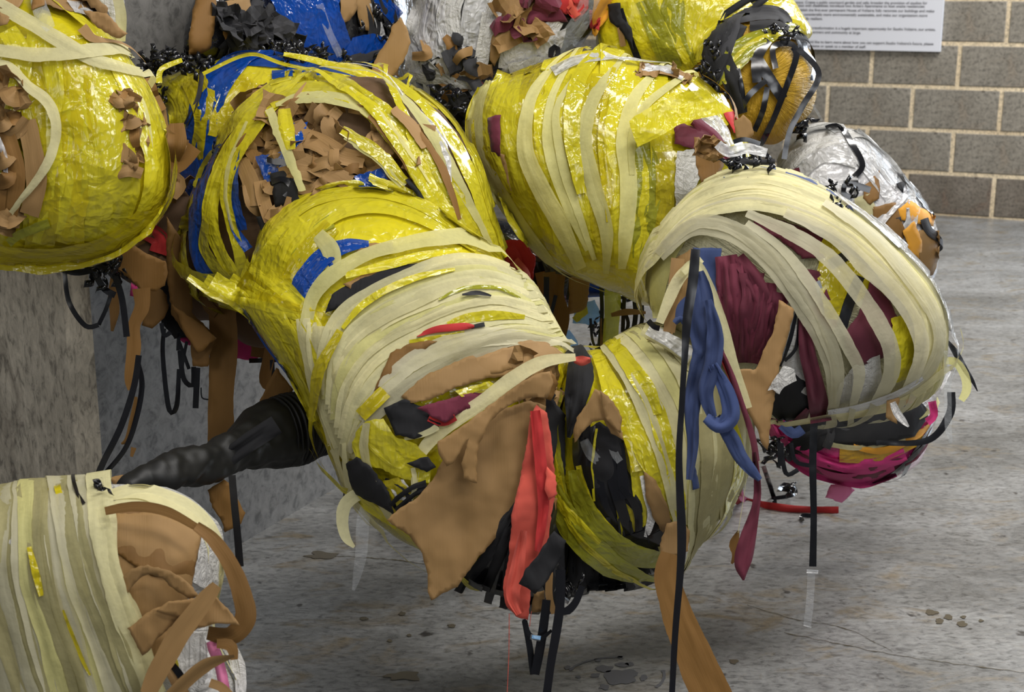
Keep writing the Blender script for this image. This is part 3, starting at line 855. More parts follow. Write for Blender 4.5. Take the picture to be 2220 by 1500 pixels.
Mg = Bundle('hanging_scrap_bundle', 'red cloth, paper strips and black ribbon hanging in the gap under the yellow drum', 'bundle', (1190, 600), 3.05, 'b')
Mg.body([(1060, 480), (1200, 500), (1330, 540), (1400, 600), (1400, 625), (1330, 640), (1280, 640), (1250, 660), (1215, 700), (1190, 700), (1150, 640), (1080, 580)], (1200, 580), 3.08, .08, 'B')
Mg.run('''
u P 1270,600 1340,600 1335,640 1270,645
l P@3.0 1250,660 1290,650 1305,690 1290,705 1240,700
y P@2.99 1240,690 1270,650 1275,680 1250,700
r P@2.9 1090,520 1140,520 1160,560 1155,620 1152,655 1135,655 1120,600 1095,590
r 34,30,20@2.88 1100,540 1120,580 1110,640
c 22@2.87 1115,565 1140,600 1125,640
B 30@2.92 1160,570 1172,620 1165,680
K 22@2.9 1170,590 1180,640 1185,700
k 28,28,26@2.88 1190,590 1196,660 1200,740
K 22,24,28,24@2.86 1215,595 1210,640 1222,690 1208,752
k P@2.9 1233,600 1278,600 1275,650 1268,672 1232,682
b 12@2.85 1185,600 1184,690
b 8@2.85 1205,640 1190,700
b 10@2.9 1240,600 1232,650
b 9@2.95 1303,610 1305,680 1300,740 1295,768
e 34,34,34,34@2.85 1328,615 1328,660 1326,710 1322,768
b 9@2.9 1355,610 1352,670 1350,720
b 11@2.9 1372,615 1378,680 1370,730
b 9@2.92 1390,620 1392,690 1385,715
b 8@2.92 1340,650 1362,700 1345,740
k 8,14,6@2.8 1325,683 1360,676 1400,678
K 12@2.95 1308,690 1306,765
l 20,24,10@3.1 1225,720 1240,745 1250,765
b 6@2.95 1280,690 1285,740 1300,765
''')
Mg.curls('b', 10, (1345, 600, 1400, 640), 2.95, (7, 12), (6, 10)); Mg.curls('b', 8, (1275, 690, 1305, 760), 3.0, (6, 10), (6, 9))

# ------------------------------------------------------------------ left hanging cluster
N = Bundle('kraft_paper_cluster', 'cluster of brown kraft paper tongues and black ribbon hanging beside the concrete pier', 'bundle', (400, 600), 2.5, 'K')
N.body([(235, 560), (300, 500), (350, 420), (420, 420), (520, 560), (600, 640), (610, 740), (540, 750), (470, 700), (400, 690), (330, 640), (260, 600)], (420, 590), 2.62, .08, 'K')
N.run('''
r 40 320,500 350,520 345,550
p P 285,610 300,618 296,645 283,640
p P@2.68 495,700 540,700 575,690 592,745 585,772 540,780 505,776
K 34@2.66 530,690 560,745 560,775
p 16@2.56 380,718 400,735 415,742
B 30 340,600 370,660 400,720
B P@2.55 350,640 380,690 410,730 380,735 350,700
K 16,22,22,6@2.5 248,600 245,640 248,675 243,718
K P@2.52 320,600 362,640 366,670 355,690 330,712 308,706 310,680
K 54,60,60,56,56,52,40@2.5 478,600 482,680 485,760 480,850 478,930 476,980 470,1010
K P@2.48 362,470 395,520 418,570 417,680 440,700 470,733 456,765 452,794 418,794 412,740 372,682 362,600
K P@2.46 375,660 415,690 440,705 469,734 440,760 430,765 400,720
K P@2.47 395,540 420,600 425,630 400,600
K 26,26,20@2.55 590,740 575,820 585,838
K P@2.42 598,795 636,845 625,870 590,903 555,888 572,850
K P@2.44 243,545 270,538 290,530 318,550 360,566 364,590 358,618 340,630 305,632 285,606 255,588 236,560
K 40,34,26,32,24,6@2.43 306,625 308,665 291,705 290,755 282,820 280,846
K 34 222,560 250,565 270,590
K 24@2.5 435,610 450,660 470,680
b 10,11,11,10@2.4 140,588 150,655 185,706 214,704
b 9@2.42 214,704 230,670 240,640
b 14,14,12@2.4 112,574 160,590 200,585 230,570
b 16@2.38 190,555 212,575 235,590
b 14@2.4 205,590 225,625 250,640
b 14@2.39 250,600 265,650 275,730
b 13,14,14,14,14@2.3 301,770 290,840 262,925 225,1000 206,1045
b 11,12,12,11,10@2.32 300,790 308,835 296,905 270,975 215,1040
K 6,14,14,4@2.34 295,860 290,900 278,950 263,962
K 12,6@2.34 290,970 285,990
b 9,10,11,11,9@2.5 356,712 353,770 366,885 383,880 388,800
b 8@2.5 386,760 388,720
b 11@2.5 390,760 398,820 418,835 420,795
b 13@2.48 428,797 424,885
b 3@2.48 436,840 438,862 452,866
b 7@2.5 405,740 395,800 405,830
b 8@2.5 388,740 410,800
b 10@2.55 590,780 592,835
b 10@2.6 540,782 600,780
b 9,10@2.46 350,700 356,727 370,720
''')  # tongues use the darkened kraft to paint in shade from the bundles above
N.curls('b', 14, (195, 560, 262, 620), 2.42, (9, 15), (10, 16))
N.papers('kKK', 16, [(265, 180), (400, 280), (410, 480), (345, 540), (275, 420)], (60, 120), (26, 44))
N.scatter('kK', 6, [(265, 170), (400, 280), (415, 480), (345, 520), (270, 420)], (45, 70), .02, .025)

# ------------------------------------------------------------------ upper-left yellow bundle
A = Bundle('yellow_bundle', 'big round bundle in wrinkled yellow film at the upper left, crossed by cream tissue strips', 'bundle', (100, 300), 2.25, 'y')
A.body([(-120, -60), (40, -60), (180, 0), (255, 80), (305, 160), (340, 230), (362, 310), (368, 390), (350, 450), (300, 510), (240, 548), (150, 570), (50, 570), (-60, 562), (-160, 540), (-220, 350), (-200, 100)], (90, 290), 2.27, .2, 'Y', amp=.007)
A.papers('kkK', 14, [(240, 160), (290, 200), (305, 300), (300, 395), (272, 395), (262, 260)], (34, 70), (16, 28))
A.scatter('k', 5, [(235, 150), (290, 200), (310, 300), (305, 400), (270, 400), (262, 260)], (28, 50), .004, .012)
A.papers('kkK', 9, [(0, 180), (35, 200), (45, 480), (0, 500)], (50, 90), (24, 40))
A.scatter('kK', 3, [(0, 180), (40, 200), (50, 480), (0, 520)], (50, 80), .006, .018)
A.run('''
fan 4 100 yYyy | 60,60 70,250 70,420 40,568 | 240,120 268,260 275,400 235,540
Y 60 60,130 90,300 100,450 80,560
y 26,50,66,60,60,40 205,80 270,170 312,260 338,350 330,430 280,515
y 14,20,20,14 250,110 310,200 350,300 360,400
T 6,8,8,5 275,180 305,230 320,310 318,390
K 40,48,44,40 -10,240 20,320 35,390 15,480
K 30 5,400 0,450 5,500
k 36,44,46,40 62,262 75,330 82,400 66,462
y 40,46,36 20,70 50,140 30,240
Y 60 0,556 110,562 230,535 310,480
e 20 20,520 50,500 110,480
k P 0,-20 50,-20 58,0 40,28 0,26
k P 95,-20 195,-20 235,18 228,42 180,38 130,30 85,12
k P 0,30 25,45 20,60 0,62
K P 70,-20 100,-20 95,20 70,30
W P 190,-30 270,-30 269,40 262,95 250,60 232,20
t 20,24,20@2.2 250,-20 262,30 262,90
w P 140,10 190,15 235,35 250,55 210,50 160,35
k P@2.13 180,22 232,30 262,62 277,72 262,84 240,78 205,55
k 22,18,10 175,68 195,90 218,95
x 26,32,20 75,-10 92,40 112,72
t 28,30,30,30,26,22,18 -10,12 40,42 80,66 145,104 200,136 250,150 306,165
t 26,28,28,28,28,22,10 -10,112 60,122 120,124 180,118 225,113 255,112 284,128
t 18,20,22,24,22,22,20,10 -10,142 25,150 65,190 106,222 124,262 122,310 100,368 28,458
w 10 0,300 15,340 18,380
''')

# ------------------------------------------------------------------ yellow drum (centre right)
G = Bundle('yellow_drum_bundle', 'barrel shaped bundle wound in glossy yellow film with pale yellow stripes, upper centre right', 'bundle', (1300, 370), 2.6, 'y')
G.body([(1012, 290), (1028, 210), (1050, 178), (1110, 160), (1180, 138), (1300, 112), (1345, 125), (1400, 143), (1480, 160), (1545, 200), (1590, 260), (1625, 340), (1600, 430), (1540, 470), (1490, 560), (1415, 662), (1330, 628), (1240, 594), (1160, 548), (1095, 450), (1040, 380)], (1310, 380), 2.62, .2, 'Y', amp=.007)
G.run('''
m P 1058,255 1085,250 1085,340 1066,330
k P 1072,330 1095,335 1110,420 1090,410
fan 8 72 yYyyYyyy | 1095,165 1062,260 1085,360 1120,450 1180,545 | 1440,158 1455,280 1460,400 1435,520 1405,640
e 30,50,60,30 1380,290 1400,350 1400,430 1385,560
Y 40 1440,330 1440,440 1415,560
T 14,34,40,38,34,20 1060,176 1032,250 1040,320 1072,400 1125,480 1190,560
y 10,22,26,20 1040,190 1020,260 1035,360 1080,440
T 14,26,36,40,38,26 1195,150 1150,220 1140,320 1170,400 1215,480 1260,580
T 10,16,24,22,12 1235,140 1195,220 1190,320 1225,430 1275,540
T 8,14,20,18,10 1280,130 1210,230 1215,330 1240,420 1290,560
T 10,26,34,36,30,12 1345,135 1290,210 1265,300 1285,400 1315,500 1315,590
T 10,26,34,36,34,16 1430,150 1375,215 1352,300 1362,390 1358,480 1350,580
T 12,18,18,12 1480,170 1400,230 1370,300 1370,380
Y 10 1330,150 1310,220 1300,320 1320,480
y 24,36,34,20 1290,125 1250,190 1240,300 1260,420
w 20 1200,160 1250,135 1310,125
w 18 1390,155 1430,150 1480,170
k 22,18 1385,150 1430,155 1470,165
W P 1465,330 1508,325 1515,380 1500,420 1465,470 1460,400
m P 1458,275 1480,270 1530,290 1560,330 1540,350 1500,325 1460,312
m 26,26,20 1500,262 1545,300 1575,345
K P 1500,300 1540,300 1565,345 1560,375 1515,400 1505,350
w 30,30,24 1500,245 1550,275 1575,320
y 40,40,30 1500,180 1545,220 1580,270
r P 1560,245 1580,240 1600,262 1598,300 1585,290
y P@2.40 1362,262 1420,225 1480,200 1520,195 1560,220 1588,240 1540,252 1475,268 1440,290 1382,320
k P@2.42 1592,262 1612,250 1628,262 1636,292 1615,308 1595,300
k 14 1590,270 1600,300
''')
G.scatter('k', 6, [(1380, 148), (1470, 150), (1480, 168), (1400, 165)], (20, 34), .004, .01)

# ------------------------------------------------------------------ ringed blue and yellow bundle
C = Bundle('ringed_bundle', 'bundle ringed with loose yellow and blue film around crumpled brown paper, left of centre', 'bundle', (700, 400), 2.45, 'y')
C.body([(345, 175), (400, 140), (470, 128), (560, 118), (700, 130), (860, 178), (960, 250), (960, 500), (700, 640), (450, 640), (395, 600), (378, 500), (385, 400), (375, 300), (355, 230)], (640, 380), 2.66, .12, 'Y', amp=.012)
C.run('''
y 40 350,175 385,240 380,330
y 14,12,10 345,180 350,150 395,130
Y 60 420,170 450,250 440,350
u 30,66,76,60,50,50,40 520,140 470,180 445,250 430,330 415,420 400,500 395,600
u 16,34,34,24,18 455,170 510,130 600,132 700,158 850,195
Y 60 540,170 500,230 480,300
u 20 590,165 635,162
G 10 440,150 432,210 405,270
y 9,14,12,8@2.5 615,117 680,130 760,155 800,170
y 8@2.5 440,160 540,118 620,140 760,168
''')
C.curls('b', 34, (325, 110, 470, 160), 2.6, (8, 15), (9, 15)); C.curls('b', 10, (310, 150, 360, 215), 2.6, (9, 16), (9, 15)); C.curls('b', 16, (590, 105, 760, 145), 2.62, (8, 14), (8, 14))
C.body([(400, 560), (412, 460), (440, 380), (480, 300), (520, 235), (580, 198), (650, 182), (760, 175), (850, 190), (930, 240), (990, 300), (1030, 380), (1062, 470), (1090, 560), (1000, 640), (850, 680), (700, 700), (560, 690), (430, 620)], (740, 430), 2.47, .17, 'K', amp=.012, pname='paper_stuffed_core')
C.papers('kkkK', 34, [(515, 270), (600, 215), (740, 205), (850, 250), (905, 320), (930, 380), (740, 400), (600, 490), (545, 530), (515, 420)])
C.scatter('kkk', 18, [(515, 270), (600, 205), (740, 195), (850, 240), (915, 310), (950, 390), (880, 400), (740, 410), (600, 500), (545, 540), (515, 420)], (46, 80), .006, .020)
C.run('''
B P 590,380 640,370 650,440 600,450
B P 560,470 600,460 610,520 580,530
u P 560,345 620,330 625,390 580,400
u P 630,275 672,270 655,325 630,335
u P 765,385 830,365 845,400 780,412
u P 860,300 930,350 940,400 900,390
l 10 575,345 600,350
k 34,36,30 530,350 550,400 556,450
k 28,30,26 570,395 578,440 590,480
k 36,40,40,34 640,305 690,310 740,340 790,350
k 34,38,34 635,345 690,365 760,400
k 30,36,30 600,500 630,470 640,430
k 20,34,20 505,235 545,210 585,200
k 40,30 880,350 950,400
b 14 585,350 630,360 640,400 625,430
b 12 595,400 620,395 645,420
u 14,22,26,26,24,30 520,260 470,340 440,430 435,520 450,580 520,590
u 12,18,22,18 545,260 520,340 515,420 535,500
u 14,18,22 505,430 520,500 545,540
y 12,24,24,20,18,20,24,22 620,182 560,225 500,290 455,360 425,430 408,500 408,570 425,612
y 16,34,36,36,34,30,30,44 640,178 585,235 530,300 490,370 468,440 470,500 495,560 540,640
y 16,26,26,24,22,26 600,240 550,300 515,360 500,430 515,500 535,590
T 6,8,8,6 545,270 510,350 500,430 515,500
y 22,26,20 410,585 450,600 520,590
y 22,24,22 420,622 520,650 640,680
y 14,20,24 460,470 455,540 500,600
y 12,16,24,26,26,30,40,54 590,192 660,176 740,190 800,225 860,275 925,355 985,440 1060,575
y 18,30,34,24,22,26,34,40 592,240 640,212 700,208 760,225 820,275 880,350 935,425 1010,510
T 8,22,26,24,16 600,240 650,225 720,225 790,245 840,300
y 18,26,22 740,290 810,330 880,400
T 6,12,12 745,305 810,345 870,405
y 20,30,30 800,385 870,420 960,480
y 12,18,26,26,26,28 830,178 895,225 965,305 1010,390 1040,470 1075,570
T 8,18,22,18,10 838,195 890,250 950,335 1000,430 1050,530
w 4,12,12,6 870,225 930,285 960,345 970,400
y 8,15,17,17,20 880,192 960,255 1015,345 1052,460 1090,560
y 10,14,16,14 830,180 870,260 900,340 950,430
T 14,18,20,14 590,248 608,290 630,340 658,418
y 26,30,24 620,250 625,290 632,330
K 10,20,14 800,262 850,310 885,370
K 8,16,14,8 905,300 950,370 975,430 990,480
B 8,14,8 880,390 920,440 950,480
k 14,22,14 850,250 890,290 915,330
y 12,22,30,34,40,44 720,190 800,240 860,310 905,380 955,460 1015,560
T 5,8,8,4 760,205 830,265 880,330 925,400
y 14,20,18,12@2.27 408,600 470,640 560,672 660,700
''')  # thin K and B slivers over the right rings paint in dark gaps

# ------------------------------------------------------------------ central cream bundle
D = Bundle('cream_tissue_bundle', 'large central bundle wound with cream tissue strips, big kraft sheet hanging from it', 'bundle', (930, 850), 2.25, 't')
D.body([(1240, 776), (1205, 738), (1155, 650), (1110, 590), (1065, 535), (985, 490), (930, 435), (840, 408), (740, 405), (640, 432), (572, 490), (545, 560), (520, 650), (560, 720), (625, 815), (692, 935), (742, 1025), (778, 1085), (850, 1152), (930, 1202), (1010, 1250), (1110, 1280), (1195, 1280), (1215, 1180), (1205, 1050), (1200, 950), (1225, 850)], (930, 820), 2.27, .175, 'Y', gy=-.00015, amp=.007)
D.run('''
fan 3 50 yyy | 545,590 610,465 730,405 850,415 960,470 1075,560 | 600,640 660,540 750,470 860,465 960,500 1080,570
y 40,56,50 560,650 590,560 660,480
Y 30,50,40 630,680 640,590 720,490
y 24,34,28 600,690 590,600 620,520
e 20,30 640,560 690,500 720,480
u 34,44,40,30,12 628,665 660,610 700,560 750,535 800,530
u 14 690,560 720,580 700,620
k P 772,548 800,530 852,528 852,545 810,552
T 30,40,28 690,510 718,545 725,600
e 24,30,20 650,680 690,610 720,580
B P 705,680 720,640 760,615 860,575 930,575 880,615 780,650
k P 745,618 800,592 858,590 850,612 800,640 765,632
fan 6 46 yyyYyy | 425,610 540,680 620,790 695,940 | 600,600 690,690 710,800 740,960
u 5,10,10,4 532,664 565,728 610,790 650,842
Y 20 560,640 640,670 700,690
y 14,18,16,14 520,650 580,665 650,690 680,705
y 30,30 640,700 690,800 730,900
T 26,34,34,30,28,34,30,26 1062,540 1010,518 950,520 870,535 790,558 720,600 680,650 665,720
y 8,16,20,14 1000,545 930,556 860,572 750,600
fan 4 34 tttt | 655,690 665,760 690,860 735,990 | 720,720 720,800 745,900 770,1000
fan 15 33 ttTtttTttttttTt | 1110,592 1010,562 910,585 800,632 725,700 705,790 715,890 | 1205,742 1120,730 1010,762 905,812 820,880 775,960 765,1050
y 6,14,16,14,8 985,590 910,604 840,632 780,672 745,715
e 4,8,9,5 1120,652 1070,630 1010,630 950,655
G 4,10,4 1000,645 1030,640 1060,648
y 10,20,22,14 1130,692 1070,688 1010,694 970,708
r 4,14,16,6 905,732 945,718 1000,712 1025,712
B 8,10 1018,714 1045,708
y 10,14,10 890,745 950,737 1005,727
Y 16,24,16 690,880 700,800 740,720
K P 850,768 900,745 950,742 900,775 840,830 815,850
s 20,38,42,40,34,22 1180,752 1090,735 1000,742 900,785 830,850 790,910
k P 870,862 920,818 1000,782 1070,756 1140,744 1180,752 1212,775 1190,800 1180,832 1110,815 1060,822 980,845 935,868 895,875
k P 985,800 1050,770 1140,750 1150,790 1080,810 1000,825
s 16,30,36,36,32,26,18 1190,745 1100,742 1010,772 920,820 850,870 800,920 765,975
y P 985,850 1060,828 1070,838 1000,862
m P 905,885 950,872 1010,855 1060,848 1050,868 990,900 965,918 940,905
r 20 930,905 960,915 985,905
B P 838,885 880,866 915,882 955,920 945,935 900,950 862,940
t 6,12,14 880,950 920,940 950,925
y P 770,945 800,912 838,905 862,945 905,962 942,1000 935,1045 880,1035 830,1010 785,1000
Y 30 790,900 820,870 840,850
y 26,34,26 800,940 860,990 930,1010
B P 762,1000 785,985 815,1010 850,1060 862,1105 820,1080 780,1060
B 20 840,1040 880,1060 900,1100
Y P 835,1040 870,1030 900,1065 870,1090
y 16,20,14 775,1060 820,1095 870,1130
W P 848,1038 880,1035 898,1060 890,1078 865,1075
B 26 860,1090 900,1060 930,1050
t 16,18,16,16,10 803,915 800,975 822,1050 855,1110 865,1125
t 8,12,12,8 758,955 765,1020 780,1075 840,1140
t 10 900,1010 905,1050 895,1080
B P 885,1000 930,985 950,1010 930,1020
B P@2.14 1110,870 1195,860 1225,900 1225,1290 1110,1285 1000,1250 1090,1140
''')  # first B sheet is a dark hole painted black, not cloth
for i in range(14):
    t = i/13; x = 1010+t*190
    D.strip('b' if i % 3 else 'B', [16, 24, 18], [(1110+t*70, 1090), (1060+t*115, 1190), (x, 1252+30*math.sin(t*2.2)+R.uniform(-6, 6))])
D.run('''
y 8,12,8 1005,1232 1025,1250 1050,1258
k S,6,50,0.01,0.02 1110,790 1200,800 1190,860 1130,860
K P@2.10 1195,800 1210,830 1195,870 1170,860
k P@2.05 1150,868 1183,880 1176,950 1150,1020 1118,1108 1090,1150 1040,1205 992,1272 960,1286 935,1302 928,1285 926,1240 914,1198 886,1160 838,1128 868,1100 906,1078 936,1042 965,990 1010,940 1080,890
k P@2.025 1192,805 1200,830 1188,862 1140,862 1095,884 1062,915 1038,965 1032,1010 1035,1048 1005,1038 1001,1005 1016,950 1000,975 984,1003 970,1010 950,985 948,958 1000,925 1060,880 1120,835 1165,810
c P@2.03 1163,878 1186,895 1196,960 1206,1060 1196,1110 1190,1170 1172,1202 1152,1262 1145,1344 1118,1336 1096,1312 1090,1275 1104,1200 1110,1110 1125,1050 1142,960 1150,900
c P@2.01 1186,1010 1205,1030 1208,1070 1190,1085 1180,1060
r 22,26,24,14@2.018 1160,890 1172,1000 1178,1100 1165,1195
c 16,30,30,18@2.008 1135,1150 1122,1230 1112,1290 1128,1330
K P@2.1 1178,1070 1208,1080 1200,1160 1185,1180
B P@1.98 1200,1150 1228,1172 1212,1220 1180,1266 1162,1287 1126,1264 1140,1232 1166,1204
k P@2.05 1158,1285 1180,1280 1179,1325 1150,1328
k 14,16,12@2.04 1192,1240 1190,1290 1201,1330
c 1.6@2.0 1104,1330 1103,1420 1099,1510
c 1.4@2.02 1152,1325 1148,1358
t 10,26,28,26,20,6@2.12 820,1090 785,1070 750,1092 742,1130 750,1165 768,1186
x 16,28,26,20,6@2.13 800,1085 788,1120 784,1190 776,1240 766,1280
b 3@2.3 745,1030 745,1100 735,1140
t 16,28,32,32,30,26,18,14@2.06 1248,774 1175,785 1110,822 1045,872 975,920 925,965 903,1010 898,1060
''')

# ------------------------------------------------------------------ right-hand lower bundle
E = Bundle('cream_black_bundle', 'lower middle bundle with cream tissue at right and shiny black bands in a yellow sling', 'bundle', (1380, 1000), 2.25, 't')
E.body([(1242, 778), (1300, 766), (1332, 748), (1410, 716), (1490, 735), (1560, 790), (1615, 880), (1632, 980), (1600, 1055), (1560, 1125), (1500, 1180), (1450, 1238), (1370, 1270), (1290, 1276), (1215, 1282), (1190, 1200), (1180, 1050), (1186, 950), (1205, 840)], (1390, 1010), 2.27, .17, 'Y', amp=.007)
E.run('''
B P 1180,850 1220,840 1215,1000 1240,1180 1300,1250 1260,1280 1200,1285 1178,1100
W P 1370,1000 1420,1000 1425,1110 1400,1160 1380,1120
B P 1245,950 1300,915 1350,950 1360,1020 1420,1120 1450,1130 1440,1180 1380,1190 1310,1140 1270,1060
''')
for i in range(13):
    t = i/12; x = 1205+t*240
    E.strip('b' if i % 2 else 'B', [18, 30, 26], [(1230+t*170, 1140-20*math.sin(t*3)), (1215+t*205, 1215), (x, 1284-46*max(0, t-.45)*1.6+R.uniform(-4, 4))])
E.run('''
y 14,18,20 1340,1040 1345,1100 1352,1160
Y 14,20,14 1352,1060 1372,1110 1376,1150
y 18,30,20 1370,960 1385,1050 1390,1140
b 18,24,24,20 1275,915 1268,985 1288,1070 1335,1160
b 18,26,24,20 1300,925 1292,1000 1308,1090 1345,1165
y 5,6,5 1296,930 1287,1010 1290,1085
b 16,24,24,18 1326,940 1326,1020 1345,1090 1368,1165
b 16,22,18 1345,960 1350,1030 1355,1080
b 8,16,18,14 1345,1055 1372,1085 1384,1120 1382,1165
b 24,34,24 1258,950 1264,1000 1278,1060
x 18,24,18 1270,955 1285,985 1300,1000
x 16 1325,960 1335,985 1345,1000
b 14,16,12 1335,1170 1400,1152 1465,1108
b 20,26,20 1350,1185 1410,1170 1455,1140
W 8,16,18,10 1390,1030 1402,1070 1412,1110 1400,1160
k P 1395,1020 1420,1040 1448,1100 1448,1132 1432,1150 1415,1120 1400,1080
y 30,46,50,44,30,18 1300,780 1330,850 1375,930 1410,1000 1445,1080 1468,1135
Y 30 1350,900 1370,960 1385,1020
fan 5 42 tytTd | 1322,775 1370,870 1415,980 1450,1080 1470,1170 | 1420,730 1500,830 1530,940 1525,1050 1510,1170
y 10,22,24,18 1340,758 1378,800 1410,850 1425,900
fan 7 44 tddtddd | 1400,725 1475,830 1500,940 1495,1060 1485,1180 | 1520,760 1610,870 1625,970 1605,1040 1565,1120
d 26,34,30 1510,900 1530,1000 1520,1120
y 8,20,22,14 1575,900 1592,970 1590,1030 1570,1080
n P 1490,1000 1500,1010 1508,1055 1495,1058
k P 1405,745 1430,738 1420,752
w 30,34 1405,712,2.12 1450,738,2.12 1500,770,2.12
t 34,34,30 1395,710,2.13 1440,735,2.13 1500,775,2.13
e 20,50,56,50,54,56,40,16 1222,850 1197,900 1200,990 1218,1080 1255,1150 1310,1205 1365,1232 1395,1240
y 10,30,34,28,20,10 1228,860 1202,930 1206,1010 1225,1080 1260,1130 1300,1170
y 8,12,12,8 1235,1120 1275,1180 1330,1225 1370,1245
e 24,36,42,44,38,10 1252,1020 1268,1080 1305,1145 1365,1190 1420,1200 1442,1190
y 10,16,16,8 1262,1010 1285,1090 1330,1150 1380,1180
y 18,26,20 1225,820 1212,850 1200,880
B 40,50,44,24,8 1262,788 1264,830 1258,870 1250,915 1243,950
c 12,22,10@2.07 1245,780 1262,782 1280,780
k P@2.08 1290,842 1318,858 1340,895 1352,955 1325,938 1308,910 1285,915 1262,938 1245,962 1243,935 1250,905 1270,880
k P@2.07 1300,845 1330,870 1348,905 1345,940 1310,905
b 12 1405,695,2.1 1418,708,2.1 1430,712,2.1
b 12,14,14@2.06 1137,1345 1148,1400 1156,1462
b 18,20,20,18@2.04 1185,1300 1178,1360 1168,1420 1160,1462
b 22,20,20,18,18@2.0 1215,1235 1214,1310 1206,1370 1194,1440 1184,1515
b 14,16,18,10@2.05 1262,1270 1248,1305 1228,1325 1210,1318
b 8,10,10,6@2.03 1136,1342 1148,1375 1172,1384 1196,1366
x 12@2.015 1150,1380 1172,1384
l 8@2.012 1153,1380 1172,1383
k P@2.08 1445,1135 1475,1128 1495,1150 1492,1195 1460,1205 1432,1224 1430,1180
K 46,56,66,78,86,92@2.02 1455,1200 1446,1250 1468,1330 1500,1410 1535,1490 1555,1540
''')
E.curls('b', 6, (1228, 1262, 1262, 1285), 2.1, (6, 12), (7, 12))

